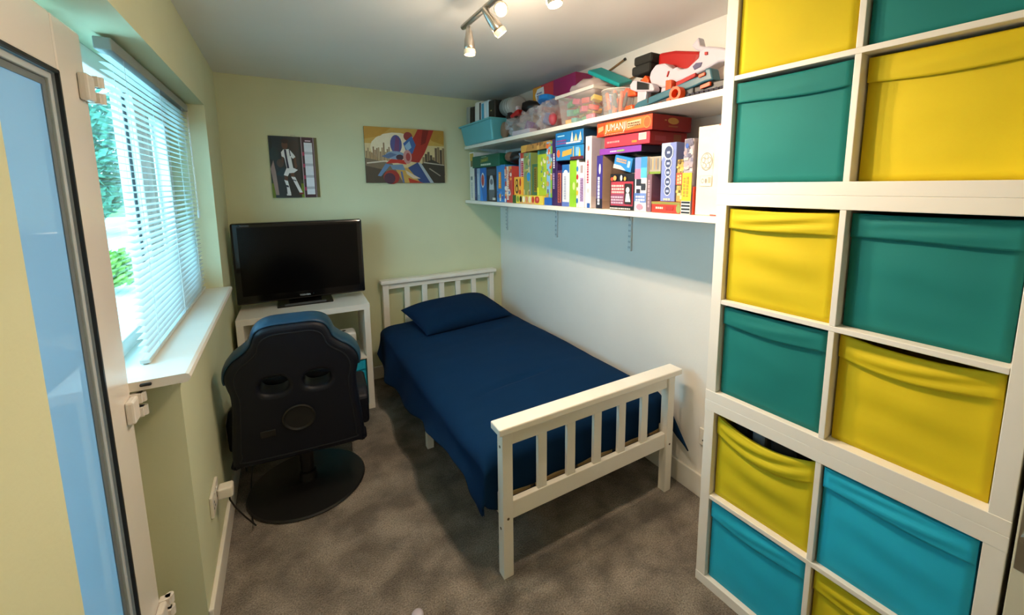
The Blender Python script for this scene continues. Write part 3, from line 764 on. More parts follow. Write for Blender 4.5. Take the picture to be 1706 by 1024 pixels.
def corner(u, v):
    x = 1.004+0.022*u*v
    y = 0.16-0.215*v*(0.35+0.65*u)
    z = (0.11-0.20*u*v-0.03*u) + 0.008*math.sin(v*8)
    return (x, y, z+0.02)
grid(bm, corner, 8, 10)
obj('duvet_corner', bm, M_DUVET, dv, smooth=True, solid=0.008)

t = thing('pillow', 'plump navy blue pillow lying at the head of the bed', 'pillow', (1.455, -0.385, 0.505), rot=(math.radians(10), 0, math.radians(9)))
bm = bmesh.new()
def pil(sg):
    def f(u, v):
        a, b = u*2-1, v*2-1
        pin = 1-0.05*(1-b*b)*(abs(a)**3)
        x = 0.385*a*pin; y = 0.235*b*(1-0.07*(1-a*a)*abs(b)**3)
        e = max(0, (1-abs(a)**2.8))**0.6*max(0, (1-abs(b)**2.6))**0.5
        z = 0.070+sg*0.098*e + 0.010*noise.noise(Vector((a*2, b*2, sg)))*e + (0.02*max(0, -b)*(-1))*(1-e)*0
        return (x, y, z)
    return f
grid(bm, pil(1), 30, 22); grid(bm, pil(-0.62), 30, 22)
bmesh.ops.remove_doubles(bm, verts=bm.verts, dist=0.0005)
obj('pillow_case', bm, M_PILLOW, t, smooth=True, sub=1)

# ------------------------------------------------------------------ gaming chair, seen from behind
t = thing('gaming_chair', 'navy and black gaming chair on a round base, back to the camera', 'chair', (0.338, -1.10, 0.0), math.radians(-5))
bm = bmesh.new(); lathe(bm, [(0.272, 0.002), (0.278, 0.008), (0.272, 0.016), (0.10, 0.030), (0.05, 0.036)], 56); obj('round_base', bm, M_BLACK, t, smooth=False)
bm = bmesh.new(); lathe(bm, [(0.045, 0.03), (0.04, 0.08), (0.032, 0.085), (0.032, 0.24)], 24); obj('pedestal', bm, M_BLACK, t)
half = [(0.0, 0.945), (0.085, 0.943), (0.130, 0.925), (0.150, 0.895), (0.163, 0.858), (0.195, 0.825), (0.234, 0.795), (0.262, 0.755), (0.270, 0.715), (0.264, 0.672), (0.256, 0.63), (0.258, 0.56), (0.268, 0.45), (0.280, 0.34), (0.280, 0.285), (0.270, 0.258)]
pts = [(x, y) for x, y in half] + [(0.0, 0.252)] + [(-x, y) for x, y in reversed(half[1:])]
out_loop = smooth_loop(pts, 4)
def ell(cx, cy, rx, ry, n=24, sq=2.6):
    r = []
    for k in range(n):
        a = 2*PI*k/n; c, s = math.cos(a), math.sin(a)
        r.append((cx+rx*math.copysign(abs(c)**(2/sq), c), cy+ry*math.copysign(abs(s)**(2/sq), s)))
    return r
REC_ = math.radians(8)
BROT = (PI/2+0.0, 0, 0)
backr = bpy.data.objects.new('backrest', None)
# backrest: one thick shell with two openings, leaning back towards the camera
bk = outline_mesh('backrest', M_NAVY, t, [out_loop, ell(-0.088, 0.655, 0.056, 0.043), ell(0.088, 0.655, 0.056, 0.043)], 0.105, 0.022, rot=(PI/2+REC_, 0, 0), loc=(0, -0.095, 0.028))
inner = [(x*0.86, 0.59+(y-0.59)*0.90) for x, y in out_loop]
def pipe_loop(name, lp, z, r, m):
    bm = bmesh.new(); tube(bm, [(x, y, z) for x, y in lp]+[(lp[0][0], lp[0][1], z)], r, 6, caps=False)
    return obj(name, bm, m, bk)
pipe_loop('piping', inner, 0.0525, 0.003, mat('dark_piping', '#0c131d', 0.5))
# upper bolsters: the padded blue rim along the top and the wings
nl = len(out_loop)
first = [i for i in range(nl) if out_loop[i][1] > 0.69]
cut = next(i for i in range(nl) if out_loop[i][1] <= 0.69)
path = [out_loop[i] for i in first if i > cut] + [out_loop[i] for i in first if i < cut]
bm = bmesh.new()
V = []
for i, p in enumerate(path):
    a = Vector(path[max(i-1, 0)]); b = Vector(path[min(i+1, len(path)-1)])
    d = (b-a); nrm = Vector((-d.y, d.x)).normalized()
    if nrm.dot(Vector(p)-Vector((0, 0.55))) < 0: nrm = -nrm
    row = []
    for q, off in ((0.036, 0.001), (0.030, 0.006), (0.0, 0.011), (-0.035, 0.011), (-0.060, 0.008), (-0.066, 0.0)):
        row.append(bm.verts.new((p[0]+nrm.x*off, p[1]+nrm.y*off, q)))
    V.append(row)
for i in range(len(V)-1):
    for j in range(len(V[0])-1): bm.faces.new((V[i][j], V[i+1][j], V[i+1][j+1], V[i][j+1]))
obj('top_bolster', bm, M_BLUE_L, bk, smooth=True, solid=0.006)
# rear speaker, control plate
bm = bmesh.new(); lathe(bm, [(0.062, 0.048), (0.070, 0.060), (0.064, 0.064), (0.056, 0.058), (0.02, 0.056)], 32, (0.0, 0.475)); obj('rear_speaker', bm, M_BLACK, bk, smooth=False)
bx('control_plate', M_BLACK, bk, -0.16, -0.10, 0.40, 0.435, 0.050, 0.056, bevel=0.004)
# front cushion of the back, seat, arms
bx('back_cushion', M_NAVY, t, -0.18, 0.18, -0.10, -0.01, 0.34, 0.655, bevel=0.03, bseg=3)
bm = bmesh.new(); prism(bm, [(-0.10, 0.24), (0.36, 0.24), (0.40, 0.27), (0.41, 0.33), (0.37, 0.375), (0.10, 0.345), (-0.10, 0.36)], 'x', -0.25, 0.25)
obj('seat', bm, M_NAVY, t, bevel=0.025, bseg=3)
bx('seat_plate', M_BLACK, t, -0.12, 0.12, -0.08, 0.14, 0.222, 0.242)
for s in (-1, 1):
    bm = bmesh.new(); prism(bm, [(-0.07, 0.30), (0.24, 0.30), (0.26, 0.36), (0.24, 0.475), (-0.02, 0.50), (-0.09, 0.46)], 'x', s*0.25, s*0.315)
    obj('armrest', bm, M_NAVY, t, bevel=0.02, bseg=3)

# ------------------------------------------------------------------ wall shelves on slotted uprights
XS = 1.70
M_SHELF = mat('white_shelf_board', '#efe9dc', 0.45, 0.015, 4)
t = thing('lower_wall_shelf', 'long white wall shelf packed with games above the bed', 'shelf', (1.875, -1.25, 1.42))
bx('shelf_board', M_SHELF, t, XS-1.875, W-0.001-1.875, -2.498+1.25, -0.012+1.25, 0.0, 0.025, bevel=0.002)
M_STRIP = mat('white_metal_upright', '#d9dad6', 0.4, 0.02)
for yc, zl in ((-0.14, 1.175), (-0.925, 1.19), (-1.68, 1.187)):
    bm = bmesh.new(); box(bm, W-0.0125-1.875, W-0.0005-1.875, yc-0.0125+1.25, yc+0.0125+1.25, zl-1.42, 1.98-1.42)
    up = obj('upright', bm, M_STRIP, t, bevel=0.002)
    bm = bmesh.new()
    n = int((1.42-zl)/0.032)
    for k in range(n):
        z0 = zl+0.016+k*0.032-1.42
        for dy in (-0.006, 0.004): box(bm, W-0.0131-1.875, W-0.0122-1.875, yc+dy+1.25-0.0012, yc+dy+0.002+1.25, z0, z0+0.012)
    obj('slots', bm, mat('slot_dark', '#6f7a80', 0.6), up)
    bm = bmesh.new(); prism(bm, [(W-0.012-1.875, 0.0), (W-0.27-1.875, 0.0), (W-0.27-1.875, -0.008), (W-0.012-1.875, -0.045)], 'y', yc+1.25-0.004, yc+1.25+0.004)
    obj('bracket', bm, M_STRIP, t)
for nm, y0, y1, lab, xo in (('upper_wall_shelf', -0.012, -1.668, 'upper white wall shelf at its window end, carrying the turquoise tub', 0.004), ('upper_wall_shelf', -1.670, -2.498, 'upper white wall shelf length carrying the toy blasters', -0.004)):
    t = thing(nm, lab, 'shelf', (1.875, (y0+y1)/2, 1.875), group='upper wall shelves')
    bx('shelf_board', M_SHELF, t, XS+xo-1.875, W-0.001-1.875, (y1-y0)/2, (y0-y1)/2, 0.0, 0.025, bevel=0.002)
    for yc in ((-0.14, -0.925) if y0 > -1 else (-1.69,)):
        yl = yc-(y0+y1)/2
        bm = bmesh.new(); prism(bm, [(W-0.012-1.875, 0.0), (W-0.27-1.875, 0.0), (W-0.27-1.875, -0.008), (W-0.012-1.875, -0.045)], 'y', yl-0.004, yl+0.004)
        obj('bracket', bm, M_STRIP, t)

# ------------------------------------------------------------------ games on the lower shelf
ZS = 1.4455
def card(c, rough=0.42): return mat('card_'+c.lstrip('#'), c, rough, 0.04, 20)
def game(label, y0, y1, h, dep, col, prints=(), side=(), side_col=None, top=None, z=ZS, x=1.722, roll=0.0, yaw=0.0, cat='board game', name='game_box', group='games and puzzles on the lower shelf'):
    """upright or flat carton; y0 far edge, y1 near edge; prints on the front use u from the far edge, v from the base"""
    wd = abs(y1-y0)-0.0016
    t = thing(name, label, cat, (x, (y0+y1)/2, z+0.0004), group=group, rot=(roll, 0, yaw))
    bm = bmesh.new(); box(bm, 0, dep, -wd/2, wd/2, 0, h)
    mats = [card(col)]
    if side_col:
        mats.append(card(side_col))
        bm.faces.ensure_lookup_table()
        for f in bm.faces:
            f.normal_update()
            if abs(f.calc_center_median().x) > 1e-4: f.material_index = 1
    obj('carton', bm, mats, t, bevel=0.0015, bseg=1)
    if prints: print_on('front_print', t, lambda u, v, hh: (-hh, wd/2-u, v), prints)
    if side: print_on('side_print', t, lambda u, v, hh: (u, -wd/2-hh, v), side)
    return t
def scribble(u0, v0, u1, v1, col, rows=2, vert=False, seed=1):
    """small unreadable lettering: rows of short strokes"""
    r = random.Random(seed); o = []
    for k in range(rows):
        if vert:
            a = u0+(u1-u0)*k/rows; b = a+(u1-u0)/rows*0.72; v = v0
            while v < v1-0.003:
                L = r.uniform(0.006, 0.016); o.append(('r', a, v, b, min(v+L, v1), col)); v += L+0.003
        else:
            a = v0+(v1-v0)*k/rows; b = a+(v1-v0)/rows*0.62; u = u0
            while u < u1-0.003:
                L = r.uniform(0.006, 0.016); o.append(('r', u, a, min(u+L, u1), b, col)); u += L+0.003
    return o
def collage(u0, v0, u1, v1, cols, n=14, seed=1, s=0.03):
    r = random.Random(seed); o = []
    for k in range(n):
        u, v = r.uniform(u0, u1), r.uniform(v0, v1); a = r.uniform(0.35, 1)*s; b = r.uniform(0.35, 1)*s
        if r.random() < 0.45: o.append(('d', min(max(u, u0+a/2), u1-a/2), min(max(v, v0+b/2), v1-b/2), a/2, b/2, r.choice(cols)))
        else: o.append(('r', max(u0, u-a/2), max(v0, v-b/2), min(u1, u+a/2), min(v1, v+b/2), r.choice(cols)))
    return o
G = game
G('tall slim white box at the far left end of the lower shelf', -0.075, -0.168, 0.40, 0.20, '#e4e2d8', [('r', 0.0, 0.0, 0.09, 0.40, '#e4e2d8'), ('r', 0.01, 0.33, 0.085, 0.39, '#c9a640'), ('r', 0.02, 0.28, 0.07, 0.33, '#7d6a3a'), ('r', 0.02, 0.17, 0.06, 0.20, '#7a8686')]+scribble(0.03, 0.02, 0.06, 0.15, '#a9b0ae', 2, True))
G('thin dark blue book beside the slim white box', -0.172, -0.222, 0.265, 0.20, '#26345e', scribble(0.012, 0.03, 0.035, 0.2, '#5c76a8', 1, True), cat='book', name='book')
G('pale blue spined book under the green box', -0.224, -0.280, 0.262, 0.20, '#8fb0cc', scribble(0.015, 0.05, 0.04, 0.22, '#d9e4ea', 2, True, 3), cat='book', name='book')
G('bright blue box with a red and white oval', -0.285, -0.402, 0.264, 0.20, '#1169c0', [('d', 0.055, 0.165, 0.034, 0.06, '#d9dfe6'), ('d', 0.055, 0.165, 0.026, 0.046, '#b2403c'), ('p', [(0.0, 0.0), (0.06, 0.0), (0.02, 0.12), (0.0, 0.14)], '#2b8be0')])
G('black box picturing a grey hooded gadget', -0.408, -0.586, 0.264, 0.20, '#1c2024', [('r', 0.01, 0.20, 0.165, 0.245, '#3a444c'), ('p', [(0.05, 0.01), (0.14, 0.01), (0.15, 0.10), (0.13, 0.16), (0.11, 0.20), (0.075, 0.20), (0.055, 0.16), (0.04, 0.09)], '#5a6068'), ('p', [(0.055, 0.09), (0.135, 0.09), (0.13, 0.16), (0.11, 0.198), (0.075, 0.198), (0.055, 0.16)], '#b9bec4'), ('d', 0.095, 0.15, 0.027, 0.022, '#6b7078'), ('r', 0.11, 0.012, 0.16, 0.03, '#d4d4d0')])
G('dark green game box lying across the boxes at the left end', -0.152, -0.655, 0.092, 0.20, '#0b5c48', [('p', [(0.16, 0.035), (0.31, 0.045), (0.31, 0.075), (0.17, 0.065)], '#6f7c3a'), ('r', 0.18, 0.076, 0.28, 0.082, '#8fb39a')]+scribble(0.17, 0.012, 0.36, 0.034, '#d5e0d2', 1, seed=5)+scribble(0.19, 0.046, 0.29, 0.064, '#a8a24a', 1, seed=6), z=ZS+0.2665, x=1.715)
G('blue box with orange lettering down its spine', -0.590, -0.721, 0.272, 0.22, '#2f7fc4', [('p', [(0.03, 0.10), (0.08, 0.10), (0.075, 0.22), (0.035, 0.22)], '#e08a2a')]+scribble(0.04, 0.11, 0.07, 0.21, '#f4c45a', 1, True)+collage(0.0, 0.0, 0.129, 0.08, ['#4a4fa0', '#f0ede0', '#5b8fd0'], 8, 3, 0.03)+[('d', 0.06, 0.045, 0.014, 0.018, '#e9a23a')])
G('red and white picture box beside the blue box with orange lettering', -0.725, -0.836, 0.256, 0.22, '#b9463c', collage(0.0, 0.0, 0.109, 0.256, ['#d8b8a0', '#e6d8cc', '#5a7fc0', '#c43c30', '#e8964a', '#f0e6da'], 26, 11, 0.045)+scribble(0.035, 0.02, 0.075, 0.20, '#efe3d6', 2, True, 9))
G('flat yellow picture box with faces lying beneath the green boxes', -0.862, -1.250, 0.056, 0.27, '#e4d04c', [('r', 0.0, 0.0, 0.05, 0.056, '#39602f')]+[('d', 0.075+k*0.04, 0.03, 0.017, 0.021, c) for k, c in enumerate(['#7c9a3a', '#39332a', '#f2ead0', '#d88f6a', '#e6dcb8', '#c4382c', '#a82f2a'])]+[('d', 0.33, 0.03, 0.024, 0.022, '#b8342c'), ('d', 0.33, 0.034, 0.011, 0.01, '#e07a6a')]+scribble(0.10, 0.004, 0.30, 0.013, '#e88f8a', 1, seed=4), x=1.712)
Z2 = ZS+0.057
G('red white and blue tall box standing behind the small yellow box', -0.842, -0.945, 0.288, 0.20, '#c2453a', [('r', 0.0, 0.0, 0.02, 0.288, '#7fa6cc'), ('r', 0.028, 0.04, 0.082, 0.25, '#e2e4ea')]+scribble(0.035, 0.06, 0.075, 0.23, '#b0324a', 1, True, 2), z=Z2, x=1.775)
G('small yellow box with a bold dark figure eight', -0.866, -0.972, 0.122, 0.045, '#eeb545', [('d', 0.04, 0.082, 0.018, 0.026, '#3b2a1c'), ('d', 0.04, 0.04, 0.022, 0.032, '#3b2a1c'), ('d', 0.04, 0.082, 0.009, 0.014, '#eeb545'), ('d', 0.04, 0.04, 0.011, 0.017, '#eeb545'), ('d', 0.088, 0.085, 0.012, 0.028, '#b8402a'), ('d', 0.082, 0.02, 0.018, 0.016, '#cc5a28')], z=Z2, x=1.722)
G('mossy green picture box between the yellow box and the teal one', -0.976, -1.072, 0.276, 0.22, '#7f9350', collage(0.0, 0.0, 0.094, 0.276, ['#5f7f4a', '#a5a45c', '#c2b27a', '#6f8f6f', '#8a7a3c'], 24, 21, 0.05)+[('d', 0.07, 0.12, 0.022, 0.03, '#2f8fc8'), ('r', 0.088, 0.0, 0.094, 0.27, '#4f9fd0')], z=Z2, x=1.735)
G('large teal green box behind the lime green book', -1.076, -1.264, 0.288, 0.22, '#2c6a5c', [('r', 0.0, 0.0, 0.02, 0.288, '#4f9fa8')], z=Z2, x=1.785)
G('olive spined book in front of the large teal green box', -1.082, -1.155, 0.20, 0.04, '#3d6a4c', [('r', 0.025, 0.02, 0.065, 0.18, '#8a7a2c')]+scribble(0.03, 0.03, 0.06, 0.17, '#4f4a1c', 2, True, 6), z=Z2, x=1.738, cat='book', name='book')
G('lime green book with pale pictures on its spine', -1.160, -1.262, 0.255, 0.04, '#a8c22e', collage(0.04, 0.01, 0.10, 0.24, ['#dcd6b0', '#7a9a6a', '#e8e4d0', '#5f8f7a'], 16, 8, 0.03)+[('r', 0.0, 0.0, 0.02, 0.05, '#d8de30')], z=Z2, x=1.732, cat='book', name='book')
G('tan flat box lying on top of the green boxes', -0.90, -1.26, 0.045, 0.24, '#b98a4a', [('p', [(0.0, 0.0), (0.06, 0.0), (0.09, 0.045), (0.0, 0.045)], '#d6a650')]+collage(0.1, 0.0, 0.35, 0.045, ['#8a6a3a', '#d8b06a', '#7c4f30'], 10, 3, 0.03), z=Z2+0.289, x=1.76, roll=-0.02)
G('small solid blue box at the shelf edge beneath the striped picture box', -1.254, -1.338, 0.046, 0.20, '#1f5fb4')
G('light blue and green picture box left of the purple box', -1.268, -1.337, 0.332, 0.22, '#7fb4d8', [('r', 0.045, 0.0, 0.067, 0.332, '#7fb43c')]+collage(0.0, 0.0, 0.067, 0.332, ['#e8d8c0', '#8fc0e0', '#c89a5a', '#7ab04a', '#6a5f8a', '#d86a3a'], 26, 14, 0.034), z=ZS+0.047, x=1.73)
G('tall dark purple box with white lettering down the spine', -1.341, -1.394, 0.388, 0.24, '#37205a', scribble(0.014, 0.22, 0.034, 0.31, '#e6e2ee', 1, True, 3)+scribble(0.014, 0.10, 0.034, 0.19, '#b79ac4', 1, True, 4))
G('purple spined box with orange red print', -1.397, -1.444, 0.205, 0.22, '#4a2a5e', [('r', 0.006, 0.02, 0.040, 0.19, '#d8785a')]+scribble(0.010, 0.025, 0.036, 0.185, '#6f2a3c', 3, True, 6))
G('white spined box with a blue foot beside the bright green box', -1.447, -1.517, 0.236, 0.22, '#dfe0e8', [('r', 0, 0, 0.069, 0.025, '#5f7ac0'), ('r', 0, 0.19, 0.069, 0.236, '#2f6fb8'), ('d', 0.035, 0.19, 0.02, 0.016, '#eceef2')]+scribble(0.02, 0.04, 0.045, 0.17, '#b2b6c6', 1, True, 8))
G('bright lime green box with a plain spine', -1.520, -1.580, 0.256, 0.22, '#8fc52c', [('d', 0.04, 0.115, 0.012, 0.022, '#c9d88a')])
G('thin white box with coloured dots down the spine', -1.582, -1.603, 0.258, 0.22, '#ece8de', [('d', 0.010, 0.035+k*0.043, 0.0085, 0.015, c) for k, c in enumerate(['#2a6fb0', '#e2b83a', '#8fa03a', '#c0283a', '#2f7fc0'])])
G('lilac and white box beside the dotted spine', -1.605, -1.655, 0.242, 0.22, '#e4dce8', [('r', 0.012, 0.03, 0.042, 0.16, '#c2a6cc'), ('r', 0.014, 0.185, 0.034, 0.225, '#a8989c')]+scribble(0.015, 0.035, 0.04, 0.155, '#8a6f9a', 2, True, 3))
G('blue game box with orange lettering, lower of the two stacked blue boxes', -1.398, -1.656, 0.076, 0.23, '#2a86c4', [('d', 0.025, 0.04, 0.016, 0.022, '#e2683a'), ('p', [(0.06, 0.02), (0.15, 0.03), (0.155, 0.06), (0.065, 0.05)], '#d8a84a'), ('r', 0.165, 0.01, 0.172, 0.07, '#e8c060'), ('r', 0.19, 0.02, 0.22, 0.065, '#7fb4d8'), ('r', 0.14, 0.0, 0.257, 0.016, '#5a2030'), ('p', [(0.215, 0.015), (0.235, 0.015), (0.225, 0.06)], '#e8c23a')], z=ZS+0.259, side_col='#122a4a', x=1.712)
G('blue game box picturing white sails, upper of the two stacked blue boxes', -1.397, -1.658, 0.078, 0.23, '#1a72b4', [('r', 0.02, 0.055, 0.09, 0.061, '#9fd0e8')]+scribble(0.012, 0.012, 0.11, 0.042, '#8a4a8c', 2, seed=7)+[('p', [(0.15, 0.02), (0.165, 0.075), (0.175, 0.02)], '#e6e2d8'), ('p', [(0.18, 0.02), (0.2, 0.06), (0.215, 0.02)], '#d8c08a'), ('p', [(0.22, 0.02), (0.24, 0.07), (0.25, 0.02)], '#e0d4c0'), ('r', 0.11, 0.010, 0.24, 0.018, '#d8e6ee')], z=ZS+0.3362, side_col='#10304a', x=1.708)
G('tall white box with red lettering down the spine', -1.659, -1.711, 0.372, 0.22, '#ece6e2', [('d', 0.026, 0.31, 0.008, 0.014, '#c47a6a')]+scribble(0.016, 0.13, 0.036, 0.25, '#b8405a', 1, True, 3)+[('r', 0.02, 0.0, 0.045, 0.025, '#2a5aa4'), ('d', 0.028, 0.09, 0.008, 0.012, '#c6c2c4')], side=[('r', 0.0, 0.06, 0.06, 0.36, '#cbbfd4')], side_col='#d8cdd4')
G('narrow indigo box with white vertical lettering', -1.753, -1.801, 0.267, 0.20, '#3a2f86', [('r', 0.0, 0.0, 0.047, 0.05, '#22202c'), ('d', 0.026, 0.20, 0.008, 0.026, '#c8c4e0')]+scribble(0.012, 0.02, 0.034, 0.165, '#e6e2ee', 1, True, 5), side=[('r', 0.0, 0.04, 0.06, 0.26, '#c8a894')], side_col='#b99a88')
G('tall plain black box standing behind the tilted blue box', -1.852, -2.02, 0.262, 0.10, '#141214', x=1.90)
G('black box with red panel and small figures on its face', -1.851, -2.022, 0.172, 0.14, '#18141a', [('r', 0.008, 0.02, 0.160, 0.135, '#b23a4a'), ('r', 0.012, 0.025, 0.10, 0.075, '#8c4a6a')]+scribble(0.014, 0.08, 0.10, 0.125, '#e6c4c0', 3, seed=3)+scribble(0.014, 0.03, 0.10, 0.07, '#d8b4c8', 3, seed=4)+[('r', 0.108, 0.03, 0.155, 0.125, '#26201f'), ('d', 0.13, 0.095, 0.012, 0.014, '#e6e0dc'), ('p', [(0.115, 0.04), (0.15, 0.04), (0.14, 0.08), (0.12, 0.08)], '#e2dedc'), ('d', 0.04, 0.152, 0.012, 0.012, '#e2a05a'), ('d', 0.02, 0.147, 0.01, 0.01, '#c4472e'), ('d', 0.085, 0.152, 0.008, 0.014, '#d8d4cc'), ('d', 0.11, 0.148, 0.008, 0.010, '#c9a24a')]+scribble(0.01, 0.004, 0.155, 0.014, '#d8cfc4', 1, seed=9), x=1.728)
G('small sky blue box resting tilted on the black box', -1.862, -1.985, 0.065, 0.10, '#2f86cc', [('p', [(0.0, 0.02), (0.05, 0.02), (0.09, 0.004), (0.0, 0.0)], '#d8d0c4')]+scribble(0.015, 0.034, 0.085, 0.056, '#e8a878', 2, seed=8)+[('r', 0.095, 0.02, 0.112, 0.05, '#9fc8e8')], z=ZS+0.189, x=1.735, roll=0.22)
G('pink blue and white checked puzzle box', -2.026, -2.100, 0.242, 0.20, '#e6e2e8', [('r', 0, 0.18, 0.036, 0.242, '#7f8fd0'), ('r', 0.036, 0.19, 0.073, 0.242, '#3f8fc8'), ('r', 0, 0.145, 0.036, 0.19, '#e07a9c'), ('r', 0.036, 0.15, 0.073, 0.195, '#58b4d8'), ('r', 0.01, 0.115, 0.04, 0.145, '#2a2a34'), ('r', 0.04, 0.095, 0.068, 0.125, '#33333c'), ('r', 0.012, 0.07, 0.036, 0.10, '#2f2a38'), ('r', 0, 0.045, 0.073, 0.082, '#5a78b8'), ('r', 0.036, 0.04, 0.073, 0.082, '#6f8ac8')]+scribble(0.01, 0.047, 0.065, 0.075, '#dfe4f0', 2, seed=5)+[('d', 0.036, 0.02, 0.02, 0.014, '#c88aa0')])
G('dull mauve narrow box next to the checked puzzle box', -2.103, -2.130, 0.165, 0.18, '#7f5f6c', scribble(0.006, 0.02, 0.02, 0.14, '#b49aa0', 1, True, 5))
t = G('grey striped card box with a green base perched by the violet box', -2.095, -2.166, 0.075, 0.12, '#a8a090', [('r', 0, 0, 0.07, 0.010, '#7f9a3a')]+[('r', 0.012+k*0.010, 0.018, 0.017+k*0.010, 0.066, c) for k, c in enumerate(['#7f8088', '#c9a878', '#8f96a0', '#b08f6a', '#777c88'])], z=ZS+0.166, x=1.735)
G('red flat game box with a green end at the shelf edge', -2.134, -2.292, 0.047, 0.22, '#c8361c', [('r', 0, 0.036, 0.155, 0.047, '#8f8a3a'), ('d', 0.146, 0.02, 0.012, 0.018, '#8f9a4a')]+scribble(0.025, 0.016, 0.065, 0.03, '#f0dcc8', 1, seed=4)+[('r', 0.08, 0.012, 0.12, 0.03, '#a52a18')], x=1.72)
G('violet blue box with five round black and white emblems', -2.172, -2.250, 0.244, 0.20, '#7f8cc8', [('p', [(0, 0.17), (0.05, 0.244), (0, 0.244)], '#a8b4dc')]+sum([[('d', 0.038, z_, 0.017*s_, 0.021*s_, '#d8dcea'), ('d', 0.038, z_, 0.014*s_, 0.017*s_, '#3a4468'), ('r', 0.030, z_-0.006, 0.046, z_+0.004, '#aab4d8')] for z_, s_ in ((0.045, 1), (0.083, 1), (0.122, 0.95), (0.16, 1.1), (0.205, 1.5))], [])+scribble(0.02, 0.005, 0.06, 0.018, '#e6e0b0', 1, seed=3), z=ZS+0.048, x=1.73)
G('gold patterned box with a red band', -2.252, -2.291, 0.172, 0.18, '#b99b4a', collage(0, 0, 0.037, 0.172, ['#e2cc8a', '#6f5a2a', '#d8b85a', '#8a6f34'], 26, 5, 0.018)+[('r', 0, 0.07, 0.037, 0.118, '#d8502a')]+scribble(0.006, 0.074, 0.03, 0.112, '#efc08a', 2, True, 3), z=ZS+0.048, x=1.735)
G('grey picture box with a yellow lower half and striped foot', -2.294, -2.341, 0.298, 0.20, '#a49aa4', collage(0, 0.17, 0.045, 0.298, ['#7f7a90', '#c4b4b0', '#d8c8c0', '#6a6478', '#b49aa0'], 22, 7, 0.03)+[('d', 0.016, 0.27, 0.008, 0.01, '#3a5fb0'), ('r', 0.0, 0.053, 0.045, 0.165, '#ecc41a')]+scribble(0.006, 0.07, 0.036, 0.15, '#b08f1a', 2, True, 3)+[('r', 0, 0, 0.045, 0.053, '#e6e0d2')]+[('r', 0.002, 0.003+k*0.0135, 0.043, 0.0105+k*0.0135, '#1a1614') for k in range(4)])
G('slim red box edge beside the white carton', -2.343, -2.350, 0.11, 0.20, '#d8401f')
G('large white carton with a round printed emblem at the shelf end', -2.352, -2.470, 0.338, 0.22, '#e8dcc6', [('d', 0.042, 0.205, 0.026, 0.034, '#8a7f6c'), ('d', 0.042, 0.205, 0.0235, 0.031, '#e8dcc6')]+[('d', 0.042+0.014*math.cos(2*PI*k/5+0.3), 0.205+0.019*math.sin(2*PI*k/5+0.3), 0.0085, 0.011, '#8a7f6c') for k in range(5)]+[('d', 0.042+0.014*math.cos(2*PI*k/5+0.3), 0.205+0.019*math.sin(2*PI*k/5+0.3), 0.0065, 0.0085, '#e8dcc6') for k in range(5)]+[('r', 0.070, 0.175, 0.0715, 0.235, '#a89c86'), ('r', 0.018, 0.112, 0.070, 0.152, '#c4b69c'), ('r', 0.0195, 0.1135, 0.0685, 0.1505, '#e8dcc6'), ('d', 0.03, 0.132, 0.006, 0.009, '#9a8f7a'), ('d', 0.03, 0.132, 0.004, 0.006, '#e8dcc6'), ('d', 0.045, 0.132, 0.005, 0.009, '#9a8f7a'), ('r', 0.054, 0.124, 0.066, 0.146, '#b5a990'), ('r', 0.07, 0.0, 0.115, 0.005, '#c0503a'), ('r', 0.09, 0.333, 0.115, 0.338, '#c0503a')], x=1.73)
Z3 = ZS+0.2685
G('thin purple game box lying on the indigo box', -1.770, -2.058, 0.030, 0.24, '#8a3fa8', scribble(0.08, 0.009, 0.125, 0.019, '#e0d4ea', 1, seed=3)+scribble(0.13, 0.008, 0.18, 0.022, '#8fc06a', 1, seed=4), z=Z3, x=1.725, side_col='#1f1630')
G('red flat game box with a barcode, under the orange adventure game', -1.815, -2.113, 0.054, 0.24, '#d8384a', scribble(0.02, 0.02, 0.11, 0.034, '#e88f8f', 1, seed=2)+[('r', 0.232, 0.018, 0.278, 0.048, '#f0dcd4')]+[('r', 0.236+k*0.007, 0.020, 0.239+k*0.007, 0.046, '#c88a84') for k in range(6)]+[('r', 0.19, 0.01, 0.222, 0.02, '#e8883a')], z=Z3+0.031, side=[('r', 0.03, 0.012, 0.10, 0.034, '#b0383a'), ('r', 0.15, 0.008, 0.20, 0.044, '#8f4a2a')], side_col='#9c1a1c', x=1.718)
G('orange red jungle adventure game box topmost in the stack', -1.770, -2.136, 0.066, 0.25, '#d8481c', [('r', 0.0, 0.0, 0.365, 0.012, '#b4301a'), ('p', [(0.05, 0.012), (0.32, 0.012), (0.34, 0.06), (0.07, 0.06)], '#e2702a'), ('d', 0.335, 0.034, 0.022, 0.026, '#e8823a'), ('d', 0.335, 0.034, 0.018, 0.021, '#d85a22'), ('p', [(0.01, 0.02), (0.05, 0.03), (0.05, 0.05), (0.01, 0.045)], '#e89a6a'), ('t', 'JUMANJI', 0.068, 0.019, 0.033, '#2a1208', 0, 0.142), ('t', 'JUMANJI', 0.066, 0.021, 0.033, '#f4e8d0', 0, 0.142), ('p', [(0.215, 0.020), (0.30, 0.030), (0.30, 0.052), (0.215, 0.048)], '#d8b08a')]+scribble(0.22, 0.026, 0.295, 0.046, '#6f4a2a', 2, seed=4)+scribble(0.06, 0.004, 0.20, 0.009, '#f0b488', 1, seed=5), z=Z3+0.086, side=[('d', 0.13, 0.042, 0.035, 0.014, '#c08a3a'), ('r', 0.10, 0.016, 0.16, 0.022, '#a05a2a'), ('r', 0.075, 0.04, 0.088, 0.046, '#b87a4a')], side_col='#8f1412', x=1.706)
